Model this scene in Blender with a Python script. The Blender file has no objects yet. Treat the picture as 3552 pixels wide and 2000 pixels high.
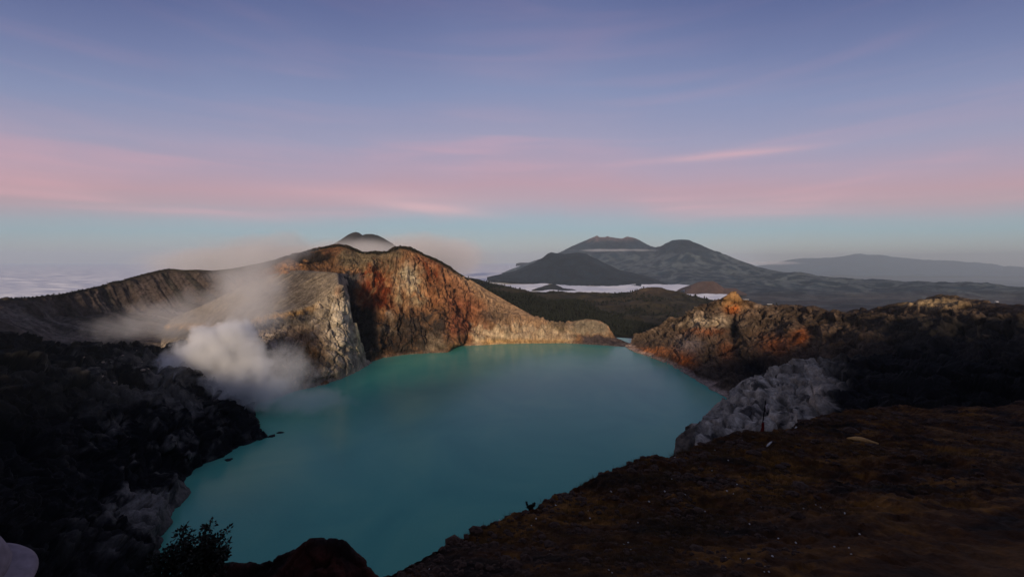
import bpy, bmesh, math, random
import numpy as np
from mathutils import Vector, Matrix

# ------------------------------------------------------------------ camera, sky, sun, exposure
scene = bpy.context.scene
COL = scene.collection
FPX, W0, H0, HORIZON = 1490.0, 3552.0, 2000.0, 905.0     # focal length in photo pixels
PITCH = math.atan((1000.0 - HORIZON) / FPX)
CAMZ = 200.0                                             # metres above the crater lake

cam_data = bpy.data.cameras.new('camera')
cam_data.sensor_width = 36.0
cam_data.lens = 36.0 * FPX / W0
cam_data.clip_start = 0.05
cam_data.clip_end = 200000.0
cam = bpy.data.objects.new('camera', cam_data)
cam.location = (0, 0, CAMZ)
cam.rotation_euler = (math.pi / 2 - PITCH, 0, 0)
COL.objects.link(cam)
scene.camera = cam

scene.view_settings.view_transform = 'Standard'
scene.view_settings.look = 'None'
scene.view_settings.exposure = 0.0
scene.view_settings.gamma = 1.0
scene.view_settings.use_curve_mapping = False

scene.render.engine = 'CYCLES'
cy = scene.cycles
cy.use_denoising = True
cy.max_bounces = 8
cy.diffuse_bounces = 3
cy.glossy_bounces = 3
cy.volume_bounces = 4
cy.volume_max_steps = 256
cy.sample_clamp_indirect = 6.0

SUN_AZ, SUN_EL = 187.0, 12.5        # degrees clockwise from the view direction, above the horizon


def lin(r, g, b):
    f = lambda c: (c / 255.0 / 12.92) if c / 255.0 <= 0.04045 else ((c / 255.0 + 0.055) / 1.055) ** 2.4
    return (f(r), f(g), f(b))


def N(nt, kind, **kw):
    n = nt.nodes.new(kind)
    for k, v in kw.items():
        setattr(n, k, v)
    return n


def ramp(nt, stops, interp='LINEAR'):
    r = N(nt, 'ShaderNodeValToRGB')
    cr = r.color_ramp
    cr.interpolation = interp
    while len(cr.elements) < len(stops):
        cr.elements.new(0.5)
    for e, (p, c) in zip(cr.elements, stops):
        e.position = p
        e.color = (c[0], c[1], c[2], 1) if not isinstance(c, (int, float)) else (c, c, c, 1)
    return r


def math_n(nt, op, a, b=None, clamp=False):
    n = N(nt, 'ShaderNodeMath', operation=op)
    n.use_clamp = clamp
    for i, v in enumerate((a, b)):
        if v is None:
            continue
        if isinstance(v, (int, float)):
            n.inputs[i].default_value = v
        else:
            nt.links.new(v, n.inputs[i])
    return n.outputs[0]


def mixc(nt, fac, a, b, blend='MIX'):
    n = N(nt, 'ShaderNodeMix', data_type='RGBA', blend_type=blend)
    for i, v in ((0, fac), (6, a), (7, b)):
        if isinstance(v, (int, float)):
            n.inputs[i].default_value = v
        elif isinstance(v, tuple):
            n.inputs[i].default_value = (v[0], v[1], v[2], 1)
        else:
            nt.links.new(v, n.inputs[i])
    return n.outputs[2]


# ---- sky: dawn gradient with a lilac-pink cirrus belt; a weak physical sky adds the glow round the sun
world = bpy.data.worlds.new('World')
scene.world = world
world.use_nodes = True
wt = world.node_tree
wt.nodes.clear()
wo = N(wt, 'ShaderNodeOutputWorld')
tc = N(wt, 'ShaderNodeTexCoord')
sep = N(wt, 'ShaderNodeSeparateXYZ')
wt.links.new(tc.outputs['Generated'], sep.inputs[0])
# a slow warp keeps the belt from being a ruler-straight band
wn = N(wt, 'ShaderNodeTexNoise')
wn.inputs['Scale'].default_value = 2.2
wn.inputs['Detail'].default_value = 4.0
wt.links.new(tc.outputs['Generated'], wn.inputs['Vector'])
xx = math_n(wt, 'MULTIPLY', sep.outputs[0], sep.outputs[0])
zs = math_n(wt, 'MULTIPLY', sep.outputs[2], math_n(wt, 'ADD', 1.0, math_n(wt, 'MULTIPLY', xx, 0.8)))
zz = math_n(wt, 'ADD', zs, math_n(wt, 'MULTIPLY', math_n(wt, 'SUBTRACT', wn.outputs['Fac'], 0.5), 0.075))
skyramp = ramp(wt, [
    (0.00, lin(158, 150, 150)), (0.035, lin(152, 160, 166)), (0.070, lin(140, 163, 175)),
    (0.090, lin(150, 160, 172)), (0.108, lin(166, 154, 166)), (0.135, lin(183, 148, 157)), (0.165, lin(191, 146, 155)),
    (0.205, lin(180, 151, 168)), (0.27, lin(160, 152, 178)), (0.36, lin(134, 141, 177)),
    (0.44, lin(114, 122, 164)), (0.53, lin(88, 97, 145)), (0.62, lin(90, 98, 142)), (0.80, lin(90, 96, 130)), (1.0, lin(90, 95, 124))])
wt.links.new(zz, skyramp.inputs[0])
# cirrus streaks
mp = N(wt, 'ShaderNodeMapping')
mp.inputs['Rotation'].default_value = (0, math.radians(-4), 0)
mp.inputs['Scale'].default_value = (1.1, 1.1, 12.0)
wt.links.new(tc.outputs['Generated'], mp.inputs[0])
cn = N(wt, 'ShaderNodeTexNoise')
cn.inputs['Scale'].default_value = 2.3
cn.inputs['Detail'].default_value = 4.0
cn.inputs['Roughness'].default_value = 0.42
cn.inputs['Distortion'].default_value = 0.5
wt.links.new(mp.outputs[0], cn.inputs['Vector'])
streak = ramp(wt, [(0.42, 0.0), (0.85, 1.0)], 'EASE')
wt.links.new(cn.outputs['Fac'], streak.inputs[0])
belt = ramp(wt, [(0.0, 0.0), (0.07, 0.0), (0.135, 1.0), (0.22, 0.7), (0.34, 0.18), (0.7, 0.04)], 'EASE')
wt.links.new(zs, belt.inputs[0])
fac = math_n(wt, 'MULTIPLY', math_n(wt, 'MULTIPLY', streak.outputs[0], belt.outputs[0]), 0.62)
skyc = mixc(wt, fac, skyramp.outputs[0], lin(230, 166, 172))
# two brighter cirrus wisps in the pink belt
ya = math_n(wt, 'MAXIMUM', sep.outputs[1], 0.05)
da, db = math_n(wt, 'DIVIDE', sep.outputs[0], ya), math_n(wt, 'DIVIDE', sep.outputs[2], ya)
front = math_n(wt, 'GREATER_THAN', sep.outputs[1], 0.06)
wisp = None
for a0, b0, sa, sb, tilt, amt in ((-0.20, 0.122, 0.13, 0.012, -0.10, 0.75), (0.50, 0.242, 0.17, 0.010, 0.09, 0.55), (-0.33, 0.150, 0.30, 0.020, -0.05, 0.35)):
    ua = math_n(wt, 'SUBTRACT', da, a0)
    ub = math_n(wt, 'SUBTRACT', math_n(wt, 'SUBTRACT', db, b0), math_n(wt, 'MULTIPLY', ua, tilt))
    e_ = math_n(wt, 'ADD', math_n(wt, 'POWER', math_n(wt, 'ABSOLUTE', math_n(wt, 'DIVIDE', ua, sa)), 2.0),
                math_n(wt, 'POWER', math_n(wt, 'ABSOLUTE', math_n(wt, 'DIVIDE', ub, sb)), 2.0))
    g_ = math_n(wt, 'MULTIPLY', math_n(wt, 'EXPONENT', math_n(wt, 'MULTIPLY', e_, -1.0)), amt)
    wisp = g_ if wisp is None else math_n(wt, 'ADD', wisp, g_)
wf = math_n(wt, 'MULTIPLY', math_n(wt, 'MULTIPLY', wisp, front), math_n(wt, 'MULTIPLY', cn.outputs['Fac'], 1.5), clamp=True)
skyc = mixc(wt, wf, skyc, lin(238, 178, 176))
bg1 = N(wt, 'ShaderNodeBackground')
wt.links.new(skyc, bg1.inputs['Color'])
bg1.inputs['Strength'].default_value = 0.88
nis = N(wt, 'ShaderNodeTexSky')
nis.sky_type = 'NISHITA'
nis.sun_disc = False
nis.sun_elevation = math.radians(SUN_EL)
nis.sun_rotation = math.radians(SUN_AZ)
nis.altitude = 2300
nis.dust_density = 2.0
bg2 = N(wt, 'ShaderNodeBackground')
wt.links.new(nis.outputs[0], bg2.inputs['Color'])
bg2.inputs['Strength'].default_value = 0.02
addw = N(wt, 'ShaderNodeAddShader')
wt.links.new(bg1.outputs[0], addw.inputs[0])
wt.links.new(bg2.outputs[0], addw.inputs[1])
wt.links.new(addw.outputs[0], wo.inputs['Surface'])

sun_data = bpy.data.lights.new('sun', 'SUN')
sun_data.energy = 3.5
sun_data.angle = math.radians(7.0)
sun_data.color = (1.0, 0.80, 0.60)
sun = bpy.data.objects.new('sun', sun_data)
_az, _el = math.radians(SUN_AZ), math.radians(SUN_EL)
_tosun = Vector((math.sin(_az) * math.cos(_el), math.cos(_az) * math.cos(_el), math.sin(_el)))
sun.rotation_euler = _tosun.to_track_quat('Z', 'Y').to_euler()
sun.location = (300, -300, 600)
COL.objects.link(sun)

# ------------------------------------------------------------------ helpers
rnd = random.Random(7)
SP, CP = math.sin(PITCH), math.cos(PITCH)


def V(px, py, Y):
    """world point that stands Y metres ahead on the sight line of a photo pixel"""
    a, b = (px - W0 / 2) / FPX, (H0 / 2 - py) / FPX
    dy, dz = CP + b * SP, -SP + b * CP
    return (a * Y / dy, Y, CAMZ + dz * Y / dy)


def LK(px, py, z=0.0):
    """point of the sight line at height z (the lake surface by default)"""
    a, b = (px - W0 / 2) / FPX, (H0 / 2 - py) / FPX
    dy, dz = CP + b * SP, -SP + b * CP
    t = (z - CAMZ) / dz
    return (a * t, dy * t, z)


def proj(P):
    X, Y, Z = P[..., 0], P[..., 1], P[..., 2] - CAMZ
    d = np.maximum(Y * CP - Z * SP, 1e-3)
    return W0 / 2 + FPX * X / d, H0 / 2 - FPX * (Y * SP + Z * CP) / d


_G = np.array([[1, 1, 0], [-1, 1, 0], [1, -1, 0], [-1, -1, 0], [1, 0, 1], [-1, 0, 1], [1, 0, -1], [-1, 0, -1],
               [0, 1, 1], [0, -1, 1], [0, 1, -1], [0, -1, -1], [1, 1, 0], [-1, 1, 0], [0, -1, 1], [0, -1, -1]], np.float32)


def perlin(x, y, z, seed):
    xf, yf, zf = np.floor(x), np.floor(y), np.floor(z)
    xi, yi, zi = xf.astype(np.int64), yf.astype(np.int64), zf.astype(np.int64)
    x, y, z = (x - xf).astype(np.float32), (y - yf).astype(np.float32), (z - zf).astype(np.float32)
    u, v, w = [t * t * t * (t * (t * 6 - 15) + 10) for t in (x, y, z)]
    out = 0
    for dx in (0, 1):
        wx = u if dx else 1 - u
        for dy in (0, 1):
            wy = v if dy else 1 - v
            for dz in (0, 1):
                wz = w if dz else 1 - w
                h = ((xi + dx) * 374761393 + (yi + dy) * 668265263 + (zi + dz) * 1440662683 + seed * 97531) & 0xffffffff
                h = ((h ^ (h >> 13)) * 1274126177) & 0xffffffff
                g = _G[(h ^ (h >> 16)) & 15]
                out = out + wx * wy * wz * (g[..., 0] * (x - dx) + g[..., 1] * (y - dy) + g[..., 2] * (z - dz))
    return out


def fbm(P, size, octaves=4, seed=0, gain=0.5, ridged=False, stretch=(1, 1, 1)):
    """fractal noise of world position; size in metres of the largest lumps"""
    f, a, s, tot = 1.0 / size, 1.0, 0, 0
    for o in range(octaves):
        n = perlin(P[..., 0] * f / stretch[0] + 13.7 * o, P[..., 1] * f / stretch[1] - 7.1 * o,
                   P[..., 2] * f / stretch[2] + 3.3 * o, seed + o)
        if ridged:
            n = 1 - 2 * np.abs(n) * 1.4
        s = s + a * n
        tot += a
        a *= gain
        f *= 2.03
    return s / tot


def blocks(P, size, seed, stretch=(1, 1, 1)):
    """fractured rock: (random height of each block, distance to the nearest crack)"""
    x, y, z = [P[..., i] / (size * stretch[i]) for i in range(3)]
    xi, yi, zi = [np.floor(v).astype(np.int64) for v in (x, y, z)]
    f1 = np.full(x.shape, 9.0, np.float32)
    f2 = f1.copy()
    hid = np.zeros(x.shape, np.float32)
    tl = np.zeros(x.shape, np.float32)
    for dx in (-1, 0, 1):
        for dy in (-1, 0, 1):
            for dz in (-1, 0, 1):
                h = ((xi + dx) * 374761393 + (yi + dy) * 668265263 + (zi + dz) * 1440662683 + seed * 97531) & 0xffffffff
                h = ((h ^ (h >> 13)) * 1274126177) & 0xffffffff
                h = h ^ (h >> 16)
                ex, ey, ez = xi + dx + (h & 1023) / 1023 - x, yi + dy + ((h >> 10) & 1023) / 1023 - y, zi + dz + ((h >> 20) & 1023) / 1023 - z
                d = (ex * ex + ey * ey + ez * ez).astype(np.float32)
                near_ = d < f1
                f2 = np.where(near_, f1, np.minimum(f2, d))
                hid = np.where(near_, ((h * 7919) & 1023) / 1023.0, hid)
                tl = np.where(near_, ex * (((h * 31) & 255) / 127.5 - 1) + ey * (((h * 57) & 255) / 127.5 - 1) + ez * (((h * 91) & 255) / 127.5 - 1), tl)
                f1 = np.where(near_, d, f1)
    return hid - 0.5, np.sqrt(f2) - np.sqrt(f1), tl


def craggy(P, size, seed, stretch=(1, 1, 1), warp=0.4):
    Q = P + np.stack([fbm(P, size * 1.2, 2, seed + 40), fbm(P, size * 1.2, 2, seed + 41), fbm(P, size * 1.2, 2, seed + 42)], -1) * size * warp
    hh, cr, tl = blocks(Q, size, seed, stretch)
    return 0.8 * hh + 0.9 * tl - 0.7 * sstep(0.14, 0.0, cr)


def pt(e):
    if e[1] == 'L':
        return LK(e[2], e[3])
    if e[1] == 'W':
        return (e[2], e[3], CAMZ + e[4])
    return V(e[1], e[2], e[3])


def curve(pts, U, smooth=0):
    """break line given as (u, px, py, Y), (u,'L',px,py) on the lake, or (u,'W',x,y,z) -> 3D points at every u"""
    us = np.array([e[0] for e in pts], float)
    P = np.array([pt(e) for e in pts], float)
    out = np.stack([np.interp(U, us, P[:, i]) for i in range(3)], 1)
    if smooth:
        k = np.hanning(2 * smooth + 3)[1:-1]
        k /= k.sum()
        pad = np.concatenate([2 * out[:1] - out[smooth:0:-1], out, 2 * out[-1:] - out[-2:-smooth - 2:-1]])
        out = np.stack([np.convolve(pad[:, i], k, 'valid') for i in range(3)], 1)
    return out


def px_curve(pts):
    return [(p[0],) + tuple(p) for p in pts]


def L_curve(pts):
    return [(p[0], 'L') + tuple(p) for p in pts]


def loft(rows, ns, soft=2):
    g = []
    for i, n in enumerate(ns):
        t = np.linspace(0, 1, n, endpoint=False)[:, None, None]
        g.append(rows[i][None] * (1 - t) + rows[i + 1][None] * t)
    g.append(rows[-1][None])
    G = np.concatenate(g, 0)
    for _ in range(soft):
        G[1:-1] = 0.25 * G[:-2] + 0.5 * G[1:-1] + 0.25 * G[2:]
    return G


def normals(G):
    a = np.gradient(G, axis=1)
    b = np.gradient(G, axis=0)
    n = np.cross(a, b)
    n /= np.maximum(np.linalg.norm(n, axis=-1, keepdims=True), 1e-9)
    if n[..., 2].mean() < 0:
        n = -n
    return n


def raw_mesh(name, verts, faces, smooth=True, cols=None):
    """verts (n,3), faces (m,k) -> mesh datablock through foreach_set"""
    verts = np.asarray(verts, np.float32)
    faces = np.asarray(faces, np.int32)
    me = bpy.data.meshes.new(name)
    me.vertices.add(len(verts))
    me.vertices.foreach_set('co', verts.ravel())
    k = faces.shape[1]
    me.loops.add(faces.size)
    me.loops.foreach_set('vertex_index', faces.ravel())
    me.polygons.add(len(faces))
    me.polygons.foreach_set('loop_start', np.arange(0, faces.size, k, dtype=np.int32))
    me.polygons.foreach_set('use_smooth', np.full(len(faces), smooth))
    me.update(calc_edges=True)
    if cols is not None:
        at = me.color_attributes.new('Col', 'FLOAT_COLOR', 'POINT')
        c = np.ones((len(verts), 4), np.float32)
        c[:, :3] = cols
        at.data.foreach_set('color', c.ravel())
    return me


def grid_faces(nr, nc):
    i = np.arange((nr - 1) * nc).reshape(nr - 1, nc)[:, :-1].ravel()
    return np.stack([i, i + 1, i + nc + 1, i + nc], 1)


def link(name, me, mat=None, parent=None, label=None, cat=None, group=None, kind=None):
    o = bpy.data.objects.new(name, me)
    COL.objects.link(o)
    if mat is not None and me is not None and not me.materials:
        me.materials.append(mat)
    if parent is not None:
        o.parent = parent
    if label:
        o['label'] = label
    if cat:
        o['category'] = cat
    if group:
        o['group'] = group
    if kind:
        o['kind'] = kind
    return o


def terrain(name, G, mat, colfn, label):
    nr, nc = G.shape[:2]
    F = grid_faces(nr, nc)
    n = np.cross(G[1:, :-1] - G[:-1, :-1], G[:-1, 1:] - G[:-1, :-1])
    if n[..., 2].mean() > 0:
        F = F[:, ::-1]
    px, py = proj(G)
    cols = colfn(G, px, py)
    me = raw_mesh(name, G.reshape(-1, 3), F, True, cols.reshape(-1, 3))
    return link(name, me, mat, label=label, kind='structure')


def sstep(a, b, x):
    t = np.clip((x - a) / (b - a), 0, 1)
    return t * t * (3 - 2 * t)


def blob(px, py, cx, cy_, rx, ry):
    return np.exp(-((px - cx) / rx) ** 2 - ((py - cy_) / ry) ** 2)


def zone(px, py, x0, x1, y0, y1, s=22):
    return sstep(x0 - s, x0 + s, px) * sstep(x1 + s, x1 - s, px) * sstep(y0 - s, y0 + s, py) * sstep(y1 + s, y1 - s, py)


def mixv(base, c, m):
    m = np.clip(m, 0, 1)[..., None]
    return base * (1 - m) + np.array(c, float) * m


def ground_mat(name, bump_size, bump=0.5, rough=0.95, vary=0.5, spec=0.15, grain=4.0):
    """albedo from the rock's own colour attribute, broken up by procedural grain, with fine relief"""
    m = bpy.data.materials.new(name)
    m.use_nodes = True
    t = m.node_tree
    b = t.nodes['Principled BSDF']
    b.inputs['Roughness'].default_value = rough
    b.inputs['Specular IOR Level'].default_value = spec
    at = N(t, 'ShaderNodeAttribute', attribute_name='Col')
    geo = N(t, 'ShaderNodeNewGeometry')
    n1 = N(t, 'ShaderNodeTexNoise')
    n1.inputs['Scale'].default_value = 1.0 / bump_size
    n1.inputs['Detail'].default_value = 8.0
    n1.inputs['Roughness'].default_value = 0.65
    mpp = N(t, 'ShaderNodeMapping')
    mpp.inputs['Scale'].default_value = (1, 0.6, 0.5)
    t.links.new(geo.outputs['Position'], mpp.inputs[0])
    t.links.new(mpp.outputs[0], n1.inputs['Vector'])
    n2 = N(t, 'ShaderNodeTexNoise')
    n2.inputs['Scale'].default_value = grain / bump_size
    n2.inputs['Detail'].default_value = 5.0
    n2.inputs['Roughness'].default_value = 0.7
    t.links.new(geo.outputs['Position'], n2.inputs['Vector'])
    r = ramp(t, [(0.28, 1 - vary), (0.5, 1.0), (0.72, 1 + vary)])
    t.links.new(n1.outputs['Fac'], r.inputs[0])
    r2 = ramp(t, [(0.3, 1 - vary * 0.7), (0.7, 1 + vary * 0.7)])
    t.links.new(n2.outputs['Fac'], r2.inputs[0])
    c = mixc(t, 1.0, at.outputs['Color'], r.outputs[0], 'MULTIPLY')
    c = mixc(t, 1.0, c, r2.outputs[0], 'MULTIPLY')
    t.links.new(c, b.inputs['Base Color'])
    bp = N(t, 'ShaderNodeBump')
    bp.inputs['Strength'].default_value = bump
    bp.inputs['Distance'].default_value = bump_size * 0.35
    t.links.new(n1.outputs['Fac'], bp.inputs['Height'])
    t.links.new(bp.outputs[0], b.inputs['Normal'])
    return m


def plain_mat(name, color, rough=0.9, var=0.3, size=0.05, bump=0.3, spec=0.2):
    m = bpy.data.materials.new(name)
    m.use_nodes = True
    t = m.node_tree
    b = t.nodes['Principled BSDF']
    b.inputs['Roughness'].default_value = rough
    b.inputs['Specular IOR Level'].default_value = spec
    tcn = N(t, 'ShaderNodeTexCoord')
    n1 = N(t, 'ShaderNodeTexNoise')
    n1.inputs['Scale'].default_value = 1.0 / size
    n1.inputs['Detail'].default_value = 6.0
    t.links.new(tcn.outputs['Object'], n1.inputs['Vector'])
    r = ramp(t, [(0.3, tuple(c * (1 - var) for c in color)), (0.7, tuple(min(1, c * (1 + var)) for c in color))])
    t.links.new(n1.outputs['Fac'], r.inputs[0])
    t.links.new(r.outputs[0], b.inputs['Base Color'])
    bp = N(t, 'ShaderNodeBump')
    bp.inputs['Strength'].default_value = bump
    bp.inputs['Distance'].default_value = size * 0.4
    t.links.new(n1.outputs['Fac'], bp.inputs['Height'])
    t.links.new(bp.outputs[0], b.inputs['Normal'])
    return m


# ------------------------------------------------------------------ far setting
M_far = ground_mat('far_forest_slopes', 260.0, 0.6, vary=0.35)
M_hill = ground_mat('hill_scrub', 30.0, 0.6, vary=0.4)
M_rock = ground_mat('crater_rock', 7.0, 0.6, vary=0.68)
M_dark = ground_mat('black_lava_rock', 6.0, 0.8, vary=0.5)
M_near = ground_mat('near_soil', 0.35, 0.9, vary=0.5)

# plain below everything, out to the horizon
me = raw_mesh('plain', [(-130000, -60000, -1300), (130000, -60000, -1300), (130000, 130000, -1300), (-130000, 130000, -1300)],
              [(0, 1, 2, 3)])
link('plain', me, plain_mat('plain_land', (0.05, 0.065, 0.08), size=4000, var=0.4, bump=0), kind='structure',
     label='hazy lowland reaching to the horizon')


def far_range(name, ridge, foot, back, Us, rows, lump, amp, colfn, label, soft=1, smooth=0):
    G = loft([curve(foot, Us), curve(ridge, Us, smooth), curve(ridge, Us, smooth) + np.array(back)], rows, soft)
    n = normals(G)
    w = np.ones(G.shape[:2])
    w[rows[0]:] *= 0.5
    G = G + n * (fbm(G, lump, 5, 11, ridged=True) * amp * w)[..., None]
    return terrain(name, G, M_far, colfn, label)


def const_col(c, var=0.25, size=900, seed=5):
    def f(G, px, py):
        k = 1 + var * 2 * fbm(G, size, 3, seed)
        return np.array(c)[None, None] * k[..., None]
    return f


# far blue range at the right
far_range('far_range', px_curve([
    (2600, 925, 42000), (2680, 915, 42000), (2725, 903, 42000), (2770, 895, 42000), (2850, 894, 42000), (2920, 888, 42000), (2970, 878, 42000),
    (3010, 881, 42000), (3060, 882, 42000), (3100, 890, 42000), (3200, 900, 42000), (3300, 903, 42000), (3420, 913, 42000),
    (3460, 916, 42000), (3480, 924, 42000), (3500, 922, 42000), (3552, 926, 42000), (3700, 935, 42000), (4000, 950, 42000)]),
    px_curve([(2600, 955, 38000), (4000, 962, 38000)]), (0, 5000, -1600), np.linspace(2600, 4000, 260), [40, 10],
    1500, 60, const_col((0.02, 0.05, 0.085)), 'distant blue mountain range on the right horizon')


# the two tall volcanoes with their long right shoulder
def col_volc(G, px, py):
    c = np.array((0.010, 0.026, 0.042))[None, None] * (1 + 0.7 * fbm(G, 1300, 4, 21))[..., None]
    rg = fbm(G, 420, 4, 23, ridged=True, stretch=(1, 1, 2.5))
    c = mixv(c, (0.085, 0.105, 0.11), sstep(0.2, 0.65, rg) * 0.9 * sstep(850, 900, py))
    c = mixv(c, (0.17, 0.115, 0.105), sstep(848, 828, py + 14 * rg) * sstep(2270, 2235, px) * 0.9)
    pl = sstep(1000, 1035, py) * (0.5 + 0.8 * fbm(G, 700, 3, 25))
    c = mixv(c, (0.075, 0.058, 0.052), pl)
    return c


U = np.linspace(1700, 4000, 900)
ridge = [(1700, 960, 15500), (1850, 905, 15800), (1940, 873, 16000), (1980, 855, 16000), (2040, 830, 16000), (2066, 819, 16000),
         (2071, 815, 16000), (2079, 821, 16000), (2100, 821, 16000), (2106, 817, 16000), (2118, 821, 16000), (2140, 824, 16000), (2160, 826, 16000),
         (2175, 820, 16000), (2200, 825, 16000), (2220, 834, 16000), (2250, 850, 15800), (2275, 857, 15000), (2290, 855, 14200),
         (2310, 843, 13600), (2335, 834, 13300), (2365, 831, 13000), (2388, 832, 13000), (2428, 848, 12800), (2483, 872, 12500),
         (2552, 897, 12000), (2621, 921, 11500), (2690, 938, 11000), (2750, 946, 10500), (2850, 960, 9800), (3000, 972, 9000),
         (3060, 969, 8800), (3140, 975, 8500), (3200, 976, 8300), (3250, 985, 8000), (3360, 981, 7600), (3450, 990, 7200),
         (3552, 997, 6800), (3800, 1000, 6200), (4000, 1005, 6000)]
mid = [(1700, 985, 12500), (2000, 960, 12500), (2275, 930, 11500), (2400, 925, 11000), (2550, 965, 10000), (2750, 985, 8500), (3000, 1005, 7300),
       (3300, 1012, 6200), (3552, 1020, 5600), (4000, 1030, 5000)]
foot = [(1700, 1010, 9000), (2200, 1010, 8200), (2400, 1012, 7500), (2700, 1030, 6000), (3000, 1040, 5200), (3552, 1050, 4600), (4000, 1060, 4200)]
near = [(1700, 1150, 3300), (2400, 1120, 3200), (2700, 1115, 2600), (3000, 1110, 2400), (3552, 1110, 2200), (4000, 1110, 2000)]
R = curve(px_curve(ridge), U, 1)
G = loft([curve(px_curve(near), U, 9), curve(px_curve(foot), U, 9), curve(px_curve(mid), U, 9), R, R + np.array((0, 3500, -1500))],
         [50, 90, 120, 20], 3)
n = normals(G)
w = np.ones(G.shape[:2])
w[250:] = 0.35
w[:140] *= np.linspace(0.25, 1, 140)[:, None]
G = G + n * ((fbm(G, 1500, 6, 31, ridged=True, stretch=(1, 1, 1.6)) - 0.2) * 120 * w)[..., None]
terrain('volcano_range', G, M_far, col_volc, 'two tall dark volcanoes with a long shoulder running right')

# nearer dark cone in front of the volcanoes
U = np.linspace(1690, 2420, 360)
ridge = [(1690, 962, 9400), (1725, 953, 9400), (1800, 934, 9500), (1850, 912, 9500), (1880, 895, 9500), (1900, 880, 9500), (1912, 875, 9500),
         (1930, 877, 9500), (1960, 878, 9500), (1985, 873, 9500), (2010, 873, 9500), (2030, 878, 9500), (2060, 893, 9500), (2090, 909, 9400), (2150, 935, 9200),
         (2250, 958, 8800), (2310, 982, 8500), (2340, 992, 8400), (2420, 1000, 8300)]
foot = [(1690, 975, 8300), (1830, 985, 8000), (2100, 996, 7600), (2330, 1002, 7400), (2420, 1006, 7300)]
R = curve(px_curve(ridge), U, 2)
G = loft([curve(px_curve(foot), U, 4), R, R + np.array((0, 1500, -600))], [120, 16], 2)
n = normals(G)
w = np.ones(G.shape[:2])
w[100:] = 0.4
G = G + n * ((fbm(G, 700, 6, 41, ridged=True, stretch=(1, 1, 1.5)) - 0.2) * 60 * w)[..., None]
terrain('forested_cone', G, M_far, const_col((0.008, 0.016, 0.024), 0.5, 300, 42), 'dark forested cone rising from the low cloud')

# small bare hill at the end of the cloud, and the islet in it
def mound(name, pts, Y, depth, footpy, c, label, lump, amp, mat=M_far):
    U = np.linspace(pts[0][0], pts[-1][0], 120)
    rd = [(p[0], p[1], Y) for p in pts]
    ft = [(p[0], footpy, Y - depth) for p in pts]
    R = curve(px_curve(rd), U, 2)
    G = loft([curve(px_curve(ft), U), R, R + np.array((0, depth, -amp * 8))], [40, 12], 2)
    n = normals(G)
    G = G + n * (fbm(G, lump, 5, 51, ridged=True) * amp)[..., None]
    return terrain(name, G, mat, const_col(c, 0.4, lump * 2, 52), label)


mound('bare_hill', [(2375, 1005), (2395, 990), (2420, 979), (2445, 976), (2475, 975), (2490, 982), (2510, 1000), (2530, 1000), (2550, 998), (2575, 1012), (2590, 1020)],
      6100, 400, 1025, (0.10, 0.055, 0.036), 'small bare brown hill at the end of the low cloud', 300, 10)
mound('islet_hill', [(1845, 1006), (1865, 999), (1885, 992), (1905, 986), (1920, 985), (1935, 990), (1955, 1000), (1985, 1003), (2000, 1008)],
      6500, 350, 1008, (0.018, 0.02, 0.02), 'little dark wooded hill poking out of the low cloud', 120, 8)
mound('cloud_cape', [(1790, 915), (1803, 911), (1830, 911), (1860, 914), (1900, 917)], 17500, 800, 922, (0.03, 0.035, 0.04),
      'thin dark cape above the far cloud', 300, 15)

# mountain with two humps seen over the red hill
U = np.linspace(1060, 1520, 240)
ridge = [(1060, 905, 5200), (1130, 862, 5200), (1156, 845, 5200), (1180, 830, 5200), (1207, 811, 5200), (1222, 804, 5200), (1235, 802, 5200), (1246, 805, 5200), (1258, 813, 5200),
         (1270, 809, 5200), (1290, 808, 5200), (1310, 813, 5200), (1330, 822, 5200), (1360, 840, 5200), (1385, 858, 5200), (1430, 885, 5200), (1520, 930, 5200)]
R = curve(px_curve(ridge), U, 1)
F_ = R.copy()
F_[:, 1] -= 900
F_[:, 2] = CAMZ - 500
G = loft([F_, R, R + np.array((0, 900, -500))], [90, 12], 2)
n = normals(G)
w = np.ones(G.shape[:2])
w[75:] = 0.4
G = G + n * (fbm(G, 320, 5, 61, ridged=True, stretch=(1, 1, 1.6)) * 16 * w)[..., None]
terrain('twin_peak', G, M_far, const_col((0.03, 0.028, 0.026), 0.3, 200, 62), 'dark mountain with two humps behind the red hill')

# sea of low cloud
nc, nr = 560, 420
th = np.linspace(math.radians(-62), math.radians(52), nc)
dist = 4600 * (75000 / 4600) ** np.linspace(0, 1, nr)
X = np.tan(th)[None, :] * dist[:, None]
Yg = np.repeat(dist[:, None], nc, 1)
P = np.stack([X, Yg, np.zeros_like(X)], -1)
b1 = fbm(P, 1500, 5, 71)
b2 = np.abs(fbm(P, 420, 5, 73, stretch=(2.2, 1, 1)))
h = CAMZ - 452 + 70 * b1 + 75 * b2
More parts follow.
